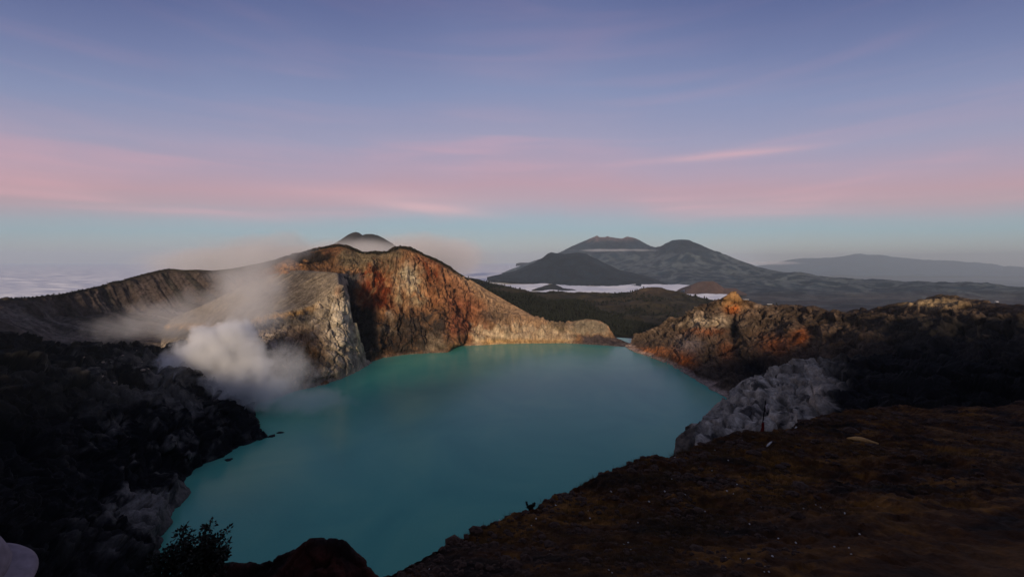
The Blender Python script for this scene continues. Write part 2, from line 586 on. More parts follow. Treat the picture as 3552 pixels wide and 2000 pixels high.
# the cloud ends towards the right, where the lowland is clear, and thins near the crater's far foot
aX = X / Yg
fade = sstep(0.46, 0.60, aX + 0.10 * b1) * sstep(5200, 7500, Yg)
fade = np.maximum(fade, sstep(0.50, 0.60, aX + 0.10 * b1))
h = h - 500 * fade
P[..., 2] = h
M_cloud = bpy.data.materials.new('low_cloud')
M_cloud.use_nodes = True
bb = M_cloud.node_tree.nodes['Principled BSDF']
bb.inputs['Base Color'].default_value = (0.86, 0.86, 0.88, 1)
bb.inputs['Roughness'].default_value = 1.0
bb.inputs['Specular IOR Level'].default_value = 0.0
bb.inputs['Subsurface Weight'].default_value = 0.0
ff = grid_faces(nr, nc)
ff = ff[(fade.ravel()[ff] < 0.9).all(1)]
me = raw_mesh('sea_of_clouds', P.reshape(-1, 3), ff)
link('sea_of_clouds', me, M_cloud, kind='stuff', label='white sea of low cloud filling the valleys beyond the crater')

# ------------------------------------------------------------------ hills behind the lake
def col_hills(G, px, py):
    n1 = fbm(G, 160, 4, 81)
    c = np.array((0.040, 0.033, 0.020))[None, None] * (1 + 0.8 * n1)[..., None]
    c = mixv(c, (0.014, 0.015, 0.010), sstep(0.0, 0.22, fbm(G, 260, 4, 83)))
    c = mixv(c, (0.085, 0.058, 0.036), blob(px, py, 2250, 1008, 60, 14) + 0.5 * blob(px, py, 2150, 1045, 90, 16))
    return c


U = np.linspace(1540, 2700, 520)
ridge = [(1540, 945, 2400), (1620, 961, 2500), (1660, 968, 2550), (1700, 983, 2600), (1760, 994, 2600), (1830, 1009, 2600), (1900, 1015, 2600), (1990, 1020, 2600),
         (2080, 1018, 2600), (2140, 1017, 2600), (2190, 1012, 2600), (2220, 1003, 2550), (2260, 999, 2500), (2300, 1003, 2480), (2350, 1015, 2450), (2400, 1025, 2400),
         (2470, 1040, 2350), (2560, 1055, 2200), (2700, 1065, 2100)]
mid = [(1540, 1020, 2000), (1800, 1030, 2100), (2000, 1055, 2050), (2200, 1060, 1900), (2400, 1090, 1700), (2700, 1110, 1500)]
foot = [(1540, 1150, 1350), (2000, 1230, 1250), (2200, 1230, 1200), (2450, 1220, 1180), (2700, 1200, 1150)]
R = curve(px_curve(ridge), U, 2)
G = loft([curve(px_curve(foot), U), curve(px_curve(mid), U, 6), R, R + np.array((0, 700, -260))], [110, 100, 24], 4)
n = normals(G)
w = np.ones(G.shape[:2])
w[195:] = 0.25
G = G + n * ((fbm(G, 330, 6, 85, ridged=True) - 0.2) * 34 * w)[..., None]
G_hills = G
terrain('far_hills', G, M_hill, col_hills, 'rolling dark brown hills behind the crater lake')

# dark wooded ridge in front of them
U = np.linspace(1640, 2480, 420)
ridge = [(1640, 1000, 1700), (1700, 1010, 1750), (1775, 1022, 1800), (1840, 1020, 1800), (1870, 1036, 1780), (1910, 1047, 1750), (1960, 1044, 1720), (2000, 1042, 1700),
         (2040, 1058, 1650), (2090, 1082, 1600), (2130, 1102, 1560), (2180, 1118, 1520), (2260, 1130, 1480), (2350, 1150, 1420), (2480, 1170, 1350)]
foot = [(1640, 1150, 1230), (1900, 1230, 1180), (2200, 1240, 1130), (2480, 1230, 1100)]
R = curve(px_curve(ridge), U, 3)
G = loft([curve(px_curve(foot), U), R, R + np.array((0, 260, -130))], [120, 24], 3)
n = normals(G)
w = np.ones(G.shape[:2])
w[110:] = 0.4
G = G + n * (fbm(G, 150, 5, 91, ridged=True) * 14 * w)[..., None]
G_wood = G
terrain('wooded_ridge', G, M_hill, const_col((0.010, 0.011, 0.007), 0.5, 120, 92), 'black wooded ridge behind the far shore')


def scatter_mesh(name, pts, sizes, proto_v, proto_f, mat, label, seed=1, kind='stuff'):
    r = np.random.default_rng(seed)
    vs, fs, k = [], [], 0
    pv, pf = np.array(proto_v, float), np.array(proto_f, int)
    for p, s in zip(pts, sizes):
        a = r.uniform(0, 6.28)
        ca, sa = math.cos(a), math.sin(a)
        q = pv * (1 + r.normal(0, 0.12, pv.shape)) * s
        q = np.stack([q[:, 0] * ca - q[:, 1] * sa, q[:, 0] * sa + q[:, 1] * ca, q[:, 2]], 1) + p
        vs.append(q)
        fs.append(pf + k)
        k += len(pv)
    me = raw_mesh(name, np.concatenate(vs), np.concatenate(fs), False)
    return link(name, me, mat, label=label, kind=kind)


def ico(sub=1):
    bm = bmesh.new()
    bmesh.ops.create_icosphere(bm, subdivisions=sub, radius=1.0)
    v = [tuple(x.co) for x in bm.verts]
    f = [[y.index for y in x.verts] for x in bm.faces]
    bm.free()
    return v, f


IV, IF = ico(1)
shrub_v = [(x * 0.55, y * 0.55, z * 0.5 + 0.4) for x, y, z in IV]
tree_v = [(x * (0.38 if z < 0.2 else 0.25), y * (0.38 if z < 0.2 else 0.25), z * 0.62 + 0.55) for x, y, z in IV]
M_leafd = plain_mat('dark_woodland', (0.012, 0.014, 0.009), size=3.0, var=0.6)
rg = np.random.default_rng(3)


def pick(G, rows, n, jitter=True):
    r = rg.integers(rows[0], rows[1], n)
    c = rg.integers(1, G.shape[1] - 1, n)
    return G[r, c]


pw = pick(G_wood, (60, 124), 3800)
scatter_mesh('woodland', pw, rg.uniform(5, 13, len(pw)), tree_v, IF, M_leafd, 'dark woodland covering the ridge behind the far shore', 4)
ph = pick(G_hills, (60, 214), 2600)
keep = fbm(ph[None], 260, 4, 83)[0] > -0.02
ph = ph[keep]
scatter_mesh('hill_scrub', ph, rg.uniform(5, 12, len(ph)), tree_v, IF, M_leafd, 'scattered dark trees and scrub on the far hills', 5)

# ------------------------------------------------------------------ crater lake
M_water = bpy.data.materials.new('milky_turquoise_water')
M_water.use_nodes = True
t = M_water.node_tree
b = t.nodes['Principled BSDF']
geo = N(t, 'ShaderNodeNewGeometry')
nz = N(t, 'ShaderNodeTexNoise')
nz.inputs['Scale'].default_value = 0.007
nz.inputs['Detail'].default_value = 7.0
nz.inputs['Distortion'].default_value = 1.2
t.links.new(geo.outputs['Position'], nz.inputs['Vector'])
r = ramp(t, [(0.30, (0.080, 0.360, 0.270)), (0.50, (0.100, 0.400, 0.290)), (0.72, (0.135, 0.440, 0.300))])
t.links.new(nz.outputs['Fac'], r.inputs[0])
t.links.new(r.outputs[0], b.inputs['Base Color'])
b.inputs['Roughness'].default_value = 0.22
b.inputs['IOR'].default_value = 1.33
b.inputs['Specular IOR Level'].default_value = 0.30
nb = N(t, 'ShaderNodeTexNoise')
nb.inputs['Scale'].default_value = 0.35
nb.inputs['Detail'].default_value = 4.0
t.links.new(geo.outputs['Position'], nb.inputs['Vector'])
bp = N(t, 'ShaderNodeBump')
bp.inputs['Strength'].default_value = 0.22
bp.inputs['Distance'].default_value = 0.5
t.links.new(nb.outputs['Fac'], bp.inputs['Height'])
t.links.new(bp.outputs[0], b.inputs['Normal'])
a = np.linspace(0, 2 * math.pi, 97)[:-1]
ring = np.stack([20 + 640 * np.cos(a), 640 + 520 * np.sin(a), 0 * a], 1)
vv = np.concatenate([[(20, 640, 0)], ring])
ff = [(0, i + 1, (i + 1) % 96 + 1) for i in range(96)]
link('crater_lake', raw_mesh('crater_lake', vv, ff), M_water, kind='structure', label='milky turquoise crater lake')


def underwater(S, k=0.93, dz=-25):
    """a curve below the shore, nearer the camera side of the lake floor"""
    U_ = S.copy()
    U_[:, 0] *= k
    U_[:, 1] *= k
    U_[:, 2] += dz
    return U_


# ------------------------------------------------------------------ left crater rim and bowl
def col_rim(G, px, py):
    n1 = fbm(G, 60, 4, 101)
    n2 = fbm(G, 14, 4, 102)
    c = np.array((0.070, 0.052, 0.042))[None, None] * (1 + 0.7 * n1 + 0.4 * n2)[..., None]
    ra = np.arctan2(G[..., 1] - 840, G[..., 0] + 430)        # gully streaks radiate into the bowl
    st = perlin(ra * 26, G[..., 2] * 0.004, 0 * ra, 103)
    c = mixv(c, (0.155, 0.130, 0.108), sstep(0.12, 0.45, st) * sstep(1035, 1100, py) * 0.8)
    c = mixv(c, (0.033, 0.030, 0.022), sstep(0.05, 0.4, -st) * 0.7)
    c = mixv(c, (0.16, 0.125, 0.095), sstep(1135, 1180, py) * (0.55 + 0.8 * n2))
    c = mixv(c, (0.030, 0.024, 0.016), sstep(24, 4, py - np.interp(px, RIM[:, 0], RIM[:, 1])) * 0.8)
    return c


RIM = np.array([(-400, 1060), (0, 1035), (100, 1029), (200, 1018), (290, 1002), (370, 983), (378, 976), (420, 970), (480, 952), (540, 937), (575, 930), (590, 929),
                (640, 934), (690, 933), (740, 936), (800, 930), (880, 915), (960, 897), (1020, 883), (1080, 868)], float)
Yr = np.interp(RIM[:, 0], [-400, 0, 200, 370, 590, 740, 880, 1080], [600, 800, 900, 1010, 1150, 1170, 1130, 1080])
U = np.linspace(-400, 1080, 620)
ridge = [(p[0], p[1], y) for p, y in zip(RIM, Yr)]
mid = [(-400, 1100, 560), (0, 1092, 730), (200, 1105, 880), (450, 1085, 1010), (640, 1060, 1060), (800, 1020, 1060), (1080, 950, 1020)]
low = [(-400, 1125, 530), (0, 1130, 680), (200, 1155, 800), (450, 1150, 880), (640, 1130, 930), (800, 1090, 950), (1080, 990, 950)]
base = [(-400, 1140, 490), (0, 1170, 600), (200, 1220, 700), (450, 1235, 770), (640, 1225, 800), (900, 1190, 820), (1080, 1150, 840)]
R = curve(px_curve(ridge), U, 2)
G = loft([curve(px_curve(base), U, 10), curve(px_curve(low), U, 10), curve(px_curve(mid), U, 10), R, R + np.array((-20, 260, -150))], [60, 70, 130, 16], 6)
n = normals(G)
ra = np.arctan2(G[..., 1] - 840, G[..., 0] + 430)
rr = np.hypot(G[..., 1] - 840, G[..., 0] + 430)
gul = np.abs(perlin(ra * 22, rr * 0.003, 0 * ra, 105)) + 0.5 * np.abs(perlin(ra * 52, rr * 0.006, 0 * ra, 106))
w = np.ones(G.shape[:2])
w[245:] = 0.15
w[:60] *= np.linspace(0.3, 1, 60)[:, None]
G = G + n * ((gul * 7 + fbm(G, 45, 5, 107, ridged=True) * 5.0 + fbm(G, 130, 3, 108) * 10) * w - 2 * w)[..., None]
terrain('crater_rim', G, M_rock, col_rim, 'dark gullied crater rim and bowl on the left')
G_rim = G

# ------------------------------------------------------------------ red hill
def strata(G, size, seed, tilt=0.35):
    k = G[..., 2] + tilt * G[..., 0] + fbm(G, 60, 3, seed) * 22
    return perlin(k / size, G[..., 0] / 400, 0 * k, seed + 5) + 0.5 * perlin(k / (size * 0.37), G[..., 0] / 300, 0 * k, seed + 6)


def col_red(G, px, py):
    nb_ = fbm(G, 70, 4, 111)
    ns = fbm(G, 16, 4, 112)
    nv = fbm(G, 22, 4, 113, stretch=(1, 1, 3.2))
    qx, qy = px + 34 * nb_ + 14 * ns, py + 26 * ns + 20 * nv
    c = np.array((0.235, 0.118, 0.050))[None, None] * (1 + 0.35 * ns)[..., None]
    # olive-grey tuff under the saddle
    c = mixv(c, (0.150, 0.112, 0.062), zone(qx, qy, 1180, 1385, 860, 930) * 0.95)
    # sandy right flank
    fl = qx - (1475 + (qy - 890) * 1.05)
    c = mixv(c, (0.33, 0.205, 0.11), sstep(-25, 40, fl) * sstep(1190, 1110, py) * 0.95)
    c = mixv(c, (0.24, 0.105, 0.050), sstep(-60, 0, fl + 30) * sstep(75, 10, fl) * zone(qx, qy, 1440, 1700, 880, 1180) * 0.8)
    # oxidised red rock
    red = (0.125, 0.027, 0.008)
    m = zone(qx, qy, 1235, 1352, 935, 1082, 34) + 0.45 * zone(qx, qy, 1300, 1540, 905, 1090, 40) + 0.75 * zone(qx, qy, 1440, 1530, 900, 985, 28) * (0.6 + 1.6 * nv)
    c = mixv(c, red, m * (0.75 + 2.2 * nv))
    m = zone(qx, qy, 1545, 1645, 1030, 1175, 30)
    c = mixv(c, (0.150, 0.050, 0.024), m * (0.9 + 0.6 * nv))
    # pale altered ribs
    m = zone(qx, qy, 1372, 1468, 925, 1062, 24)
    c = mixv(c, (0.33, 0.245, 0.135), m * (0.65 + 2.2 * nv))
    c = mixv(c, (0.40, 0.33, 0.22), blob(qx, qy, 1428, 955, 20, 36) * 0.9)
    # pale broken shore cliffs at the right foot, ochre near the water
    m = zone(qx, qy, 1640, 1990, 1128, 1230, 16)
    c = mixv(c, (0.40, 0.295, 0.18), m * (0.85 + 1.1 * ns))
    c = mixv(c, (0.44, 0.25, 0.075), sstep(1168, 1186, py) * sstep(1640, 1700, px) * sstep(2000, 1960, px) * 0.7)
    c = mixv(c, (0.070, 0.048, 0.034), zone(qx, qy, 1665, 1765, 1078, 1112, 22) * 0.9)
    # knoll at the outlet
    c = mixv(c, (0.22, 0.17, 0.105), zone(qx, qy, 1985, 2120, 1110, 1158, 14))
    c = mixv(c, (0.075, 0.053, 0.046), sstep(1155, 1170, qy) * sstep(2005, 2030, px))
    c = mixv(c, (0.13, 0.095, 0.055), blob(qx, qy, 1940, 1132, 40, 14))
    # dark lava at the foot and in the pale cliff's cleft, shade painted in
    m = zone(qx, qy, 1150, 1238, 945, 1090, 14) + zone(qx, qy, 1180, 1292, 1070, 1300, 18) + zone(qx, qy, 1200, 1400, 1100, 1235, 30) * 0.9
    c = mixv(c, (0.014, 0.011, 0.010), m * (1.0 + 0.7 * ns))
    m = zone(qx, qy, 1380, 1545, 1085, 1235, 24)
    c = mixv(c, (0.040, 0.028, 0.021), m * (1.0 + 1.2 * ns))
    c = mixv(c, (0.20, 0.145, 0.095), blob(qx, qy, 1505, 1188, 40, 26) + blob(qx, qy, 1350, 1142, 32, 14) * 0.8 + blob(qx, qy, 1355, 1098, 14, 18) * 0.9)
    c = mixv(c, (0.09, 0.082, 0.075), blob(qx, qy, 1228, 968, 26, 18) * 0.8)
    c = mixv(c, (0.26, 0.20, 0.14), sstep(5, 1.5, G[..., 2]) * (0.3 + 0.7 * ns) * sstep(1300, 1340, px))
    c = c * (1 + 0.55 * np.clip(strata(G, 11, 900), -1, 1) * (1 - 0.8 * sstep(-40, 60, fl)))[..., None]
    # scrub along the top, and painted shade in the hollow at the crest's left end
    top = np.interp(px, [820, 900, 1000, 1020, 1090, 1140, 1175, 1240, 1310, 1350, 1390, 1420, 1470, 1530, 1600], [960, 928, 887, 881, 863, 852, 848, 868, 876, 870, 855, 860, 880, 908, 953])
    c = mixv(c, (0.030, 0.020, 0.012), sstep(14, 3, py - top + 6 * ns) * sstep(1640, 1560, px))
    c = mixv(c, (0.016, 0.011, 0.008), zone(qx, qy, 1015, 1160, 868, 915, 18) * 1.1)
    c = mixv(c, (0.085, 0.066, 0.048), sstep(1000, 900, px) * 0.8)
    c = mixv(c, (0.11, 0.045, 0.022), blob(qx, qy, 1160, 868, 40, 12) * 0.9)
    return c


shore = [(820, 1400), (980, 1345), (1131, 1331), (1180, 1295), (1230, 1272), (1290, 1250), (1330, 1238), (1400, 1227), (1500, 1221), (1550, 1219), (1567, 1205), (1580, 1197), (1660, 1195), (1740, 1190),
         (1850, 1188), (1950, 1187), (2000, 1190), (2080, 1195), (2150, 1200), (2185, 1203)]
mid1 = [(820, 1220, 800), (980, 1200, 820), (1180, 1180, 850), (1230, 1160, 885), (1290, 1120, 925), (1400, 1092, 965), (1480, 1108, 970), (1530, 1140, 960), (1562, 1172, 965), (1600, 1152, 1050), (1700, 1122, 1075),
        (1800, 1132, 1085), (1900, 1150, 1085), (2000, 1165, 1070), (2080, 1172, 1050), (2130, 1185, 1035), (2185, 1197, 1012)]
mid2 = [(820, 1060, 960), (980, 1000, 930), (1180, 990, 960), (1290, 980, 1015), (1400, 960, 1045), (1500, 990, 1075), (1600, 1030, 1115), (1700, 1065, 1135), (1800, 1095, 1125), (1860, 1112, 1115), (1900, 1130, 1108),
        (1960, 1128, 1104), (2030, 1118, 1094), (2080, 1122, 1080), (2110, 1150, 1062), (2130, 1174, 1048), (2185, 1193, 1020)]
ridge = [(820, 960, 1090), (900, 928, 1085), (960, 903, 1075), (1000, 887, 1065), (1020, 881, 1060), (1090, 863, 1075), (1140, 852, 1080), (1175, 848, 1085), (1200, 853, 1085), (1240, 868, 1090), (1265, 873, 1095), (1310, 876, 1100), (1350, 870, 1100),
         (1370, 860, 1100), (1390, 855, 1100), (1420, 860, 1105), (1470, 880, 1120), (1530, 908, 1140), (1600, 953, 1160), (1680, 1000, 1170), (1760, 1045, 1165), (1850, 1095, 1140),
         (1875, 1117, 1125), (1920, 1122, 1120), (1960, 1121, 1115), (2000, 1112, 1105), (2035, 1107, 1100), (2080, 1112, 1090), (2110, 1140, 1075), (2125, 1163, 1065), (2150, 1178, 1050), (2185, 1190, 1030)]
U = np.linspace(820, 2185, 1000)
S = curve(L_curve(shore), U, 2)
R = curve(px_curve(ridge), U, 2)
G = loft([underwater(S), S, curve(px_curve(mid1), U, 10), curve(px_curve(mid2), U, 14), R, R + np.array((0, 230, -130))], [10, 110, 150, 120, 16], 5)
# hollow below the left end of the crest
px, py = proj(G)
n = normals(G)
w = np.ones(G.shape[:2])
w[325:375] = np.linspace(1, 0.3, 50)[:, None]
w[375:] = 0.25
w[:10] = 0.2
flank = sstep(0, 120, px - (1470 + (py - 900) * 1.15)) * sstep(1140, 1080, py)      # smooth scree on the right flank
rocky = (1 - 0.85 * flank) * (1 - 0.7 * sstep(1900, 2030, px))
an = np.arctan2(G[..., 0] + 285, 1135 - G[..., 1])
rs = np.hypot(G[..., 0] + 285, 1135 - G[..., 1])
gl = 1 - 2.2 * np.abs(perlin(an * 5.5, rs / 260, 0 * an, 125)) + 0.5 * (1 - 2.2 * np.abs(perlin(an * 13, rs / 150, 0 * an, 126)))
nv = fbm(G, 50, 6, 121, ridged=True, stretch=(1, 1.7, 2.3)) + gl * 0.42
nr_ = fbm(G, 15, 4, 122, ridged=True, stretch=(1, 1.6, 1.8), gain=0.45)
nf = fbm(G, 130, 3, 123)
cleft = blob(px, py, 1225, 1060, 38, 110)
d = (nv * 20 + nr_ * 5.0) * rocky + nf * 8 - 20 * cleft - 30 * blob(px, py, 1080, 900, 62, 26)
foot = zone(px, py, 1180, 1560, 1085, 1260, 30)
d = d + rocky * (craggy(G, 24, 127, (1, 1.6, 2.4)) * 3.5 + craggy(G, 8, 128, (1, 1.2, 1.8)) * 0.9) + foot * craggy(G, 22, 129) * 5
# the scree's own shallow runnels
d = d + flank * 1.6 * fbm(G, 26, 4, 124, ridged=True, stretch=(1, 1, 5))
fade = sstep(0, 14, G[..., 2])
G = G + n * (d * w * (0.3 + 0.7 * fade))[..., None]
G_red = G
terrain('red_hill', G, M_rock, col_red, 'red and tan rocky hill on the far side of the lake')
top = G[379]
sel = [i for i in range(130, 590, 3)]
pts = np.concatenate([top[sel] + rg.normal(0, 1.5, (len(sel), 3)) * (1, 2, 0.4) for _ in range(3)])
scatter_mesh('ridge_scrub', pts, rg.uniform(1.5, 4.5, len(pts)), shrub_v, IF, M_leafd, 'dark scrub fringing the crest of the red hill', 6)
rt = G_rim[255]
sel = [i for i in range(150, 430, 4)]
pts = np.concatenate([rt[sel] + rg.normal(0, 1.5, (len(sel), 3)) * (1, 2, 0.3) for _ in range(2)])
scatter_mesh('rim_scrub', pts, rg.uniform(1.2, 3.2, len(pts)), shrub_v, IF, M_leafd, 'low dark scrub fringing the left crater rim', 7)

# ------------------------------------------------------------------ pale cliff with the gullied fan above it
def col_cliff(G, px, py):
    ns = fbm(G, 14, 4, 131)
    nv = fbm(G, 24, 4, 132, stretch=(1, 1, 3.0))
    qx, qy = px + 14 * ns + 10 * nv, py + 12 * ns
    edge = np.interp(px, [820, 850, 900, 960, 1050, 1100, 1150, 1175, 1190, 1210, 1240], [1120, 1110, 1095, 1082, 1070, 1048, 1015, 985, 1000, 1030, 1120])
    c = np.array((0.27, 0.215, 0.150))[None, None] * (1 + 0.5 * ns + 0.3 * nv)[..., None]
    c = mixv(c, (0.47, 0.40, 0.285), blob(qx, qy, 1180, 1120, 42, 90) * (0.8 + 0.7 * nv))
    c = mixv(c, (0.44, 0.37, 0.19), blob(qx, qy, 1245, 1160, 18, 60) * 0.8)
    c = mixv(c, (0.20, 0.095, 0.026), blob(qx, qy, 1075, 1225, 52, 46) * (1.1 + nv))
    c = mixv(c, (0.24, 0.14, 0.07), blob(qx, qy, 1040, 1165, 60, 34) * 0.7)
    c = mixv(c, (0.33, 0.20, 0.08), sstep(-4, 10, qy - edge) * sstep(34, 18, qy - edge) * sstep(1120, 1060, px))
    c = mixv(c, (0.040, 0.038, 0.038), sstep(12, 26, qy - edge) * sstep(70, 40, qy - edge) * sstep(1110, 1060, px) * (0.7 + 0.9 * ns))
    c = mixv(c, (0.14, 0.12, 0.11), blob(qx, qy, 960, 1200, 70, 60) * 0.8)
    c = mixv(c, (0.20, 0.075, 0.035), blob(qx, qy, 1172, 1010, 16, 24) * 0.8 * (0.7 + 2 * nv))
    c = mixv(c, (0.075, 0.068, 0.062), blob(qx, qy, 1178, 962, 10, 20) * 1.2)
    c = c * (1 + 0.6 * np.clip(strata(G, 12, 910, 0.5), -1, 1))[..., None]
    fan = sstep(6, -8, py - edge) * sstep(1182, 1165, px)
    dirn = G[..., 0] * 0.81 - G[..., 1] * 0.586
    st = perlin(dirn / 8.0, G[..., 1] / 120, 0 * dirn, 134)
    fc = np.array((0.225, 0.178, 0.122))[None, None] * (1 + 0.25 * ns)[..., None]
    fc = mixv(fc, (0.11, 0.085, 0.06), sstep(0.10, 0.35, st) * 0.5)
    c = c * (1 - fan[..., None]) + fc * fan[..., None]
    return c


shore = [(560, 1470), (700, 1450), (800, 1425), (880, 1402), (960, 1376), (1020, 1353), (1131, 1331), (1200, 1305), (1240, 1285), (1275, 1267), (1290, 1258)]
top1 = [(560, 1235, 760), (640, 1200, 770), (720, 1160, 778), (800, 1128, 785), (850, 1110, 790), (900, 1094, 788), (960, 1081, 785), (1050, 1068, 780), (1100, 1046, 782), (1150, 1013, 795), (1174, 985, 803), (1190, 1010, 806),
        (1208, 1030, 809), (1213, 1075, 811), (1216, 1116, 812), (1238, 1120, 818), (1246, 1165, 821), (1256, 1215, 827), (1270, 1245, 830), (1290, 1258, 838)]
top2 = [(560, 1120, 960), (640, 1085, 965), (720, 1050, 968), (800, 1010, 965), (900, 966, 960), (982, 940, 955), (1050, 937, 945), (1110, 941, 935), (1160, 945, 915), (1174, 950, 900), (1190, 1008, 822),
        (1208, 1029, 822), (1213, 1075, 822), (1216, 1117, 824), (1238, 1121, 829), (1246, 1166, 832), (1256, 1216, 838), (1270, 1246, 842), (1290, 1260, 850)]
U = np.concatenate([np.linspace(560, 1160, 440, endpoint=False), np.linspace(1160, 1290, 190)])
S = curve(L_curve(shore), U, 3)
T1 = curve(px_curve(top1), U, 1)
T2 = curve(px_curve(top2), U, 1)
Bk = T2 + np.stack([0 * U, np.interp(U, [800, 1160, 1190, 1290], [90, 80, 40, 40]), np.interp(U, [800, 1160, 1190, 1290], [-6, -6, -90, -120])], 1)
G = loft([underwater(S), S, T1, T2, Bk], [8, 210, 120, 24], 2)
px, py = proj(G)
n = normals(G)
w = np.ones(G.shape[:2])
w[:8] = 0.2
rowi = np.arange(G.shape[0])[:, None] * np.ones((1, G.shape[1]))
cl = sstep(222, 208, rowi) * (0.35 + 0.65 * sstep(0, 12, G[..., 2]))
d = cl * (1 - 0.65 * sstep(1175, 1215, U)[None, :]) * (fbm(G, 42, 6, 141, ridged=True, stretch=(1, 2.2, 3.6), gain=0.48) * 13 + fbm(G, 14, 4, 142, ridged=True, stretch=(1, 1.4, 2.2), gain=0.45) * 3.5)
d = d + cl * (1 - 0.5 * sstep(1175, 1215, U)[None, :]) * (craggy(G, 19, 147, (1, 1, 2.0)) * 6.5 + craggy(G, 7, 148, (1, 1, 1.8)) * 2.2)
fan = sstep(214, 230, rowi) * sstep(345, 320, rowi) * sstep(1175, 1150, px)
dirn = G[..., 0] * 0.81 - G[..., 1] * 0.586
run = -np.abs(perlin(dirn / 8.0, G[..., 1] / 120, 0 * dirn, 134)) - 0.6 * np.abs(perlin(dirn / 4.0, G[..., 1] / 120, 0 * dirn, 144))
d = d - fan * (sstep(0.02, 0.3, run + 0.45) * -2.6 + 1.3) + fan * fbm(G, 60, 3, 145) * 4
G = G + n * (d * w)[..., None]
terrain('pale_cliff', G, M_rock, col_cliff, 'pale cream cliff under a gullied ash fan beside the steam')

# ------------------------------------------------------------------ black slope on the left
def col_black(G, px, py):
    nb_ = fbm(G, 60, 4, 151)
    ns = fbm(G, 12, 4, 152)
    c = np.array((0.0045, 0.0043, 0.0045))[None, None] * (1 + 0.8 * ns)[..., None]
    m = sstep(-0.12, 0.22, nb_ + 0.6 * ns)
    near = blob(px, py, 600, 1560, 260, 260) + blob(px, py, 430, 1720, 150, 180) + 0.5 * blob(px, py, 420, 1260, 350, 70)
    c = mixv(c, (0.16, 0.142, 0.120), m * near * 0.85)
    c = mixv(c, (0.30, 0.27, 0.235), sstep(0.22, 0.5, fbm(G, 16, 3, 153)) * blob(px, py, 420, 1245, 330, 45) * 0.9)
    return c


shore = [(0, 'L', 430, 2500), (1, 'L', 545, 1950), (2, 'L', 572, 1834), (2.5, 'L', 596, 1775), (3, 'L', 648, 1710), (3.4, 'L', 634, 1668), (4, 'L', 662, 1628), (5, 'L', 772, 1586), (5.6, 'L', 805, 1560),
         (6, 'L', 860, 1540), (7, 'L', 924, 1515), (7.5, 'L', 905, 1485), (8, 'L', 893, 1455), (9, 'L', 868, 1425), (10, 'L', 890, 1398), (11, 'L', 960, 1374)]
mid = [(0, -400, 2300, 120), (1, 200, 1850, 240), (2, 290, 1720, 290), (3, 350, 1600, 340), (4, 420, 1540, 370), (5, 500, 1480, 400), (6, 610, 1430, 440), (7, 710, 1400, 470),
       (8, 745, 1370, 510), (9, 780, 1340, 550), (10, 820, 1320, 590), (11, 880, 1300, 640)]
upp = [(0, -900, 1900, 90), (1, -300, 1750, 180), (2, -150, 1570, 240), (3, 0, 1450, 290), (4, 80, 1400, 330), (5, 180, 1360, 370), (6, 300, 1330, 410), (7, 380, 1310, 450),
       (8, 450, 1290, 500), (9, 540, 1270, 550), (10, 640, 1250, 600), (11, 760, 1240, 650)]
crest = [(0, -1400, 1500, 80), (1, -900, 1600, 180), (2, -500, 1420, 260), (3, -250, 1260, 330), (4, -110, 1175, 390), (5, 0, 1142, 440), (6, 100, 1170, 500), (7, 200, 1190, 550),
         (8, 320, 1203, 620), (9, 450, 1207, 690), (10, 560, 1206, 740), (11, 640, 1200, 780)]
U = np.linspace(0, 11, 640)
S = curve(shore, U, 2)
K = curve(crest, U, 14)
G = loft([underwater(S, 1.02), S, curve(mid, U, 16), curve(upp, U, 16), K, K + np.array((-60, 60, -45))], [10, 150, 120, 100, 14], 6)
n = normals(G)
w = np.ones(G.shape[:2])
w[:10] = 0.3
w[372:] = 0.2
fade = 0.25 + 0.75 * sstep(0, 10, G[..., 2])
d = fbm(G, 70, 5, 161, ridged=True) * 15 + craggy(G, 26, 163) * 9 + craggy(G, 9, 164) * 2.6
G = G + n * (d * w * fade)[..., None]
G_black = G
terrain('black_slope', G, M_dark, col_black, 'black lava slope running down to the left shore')

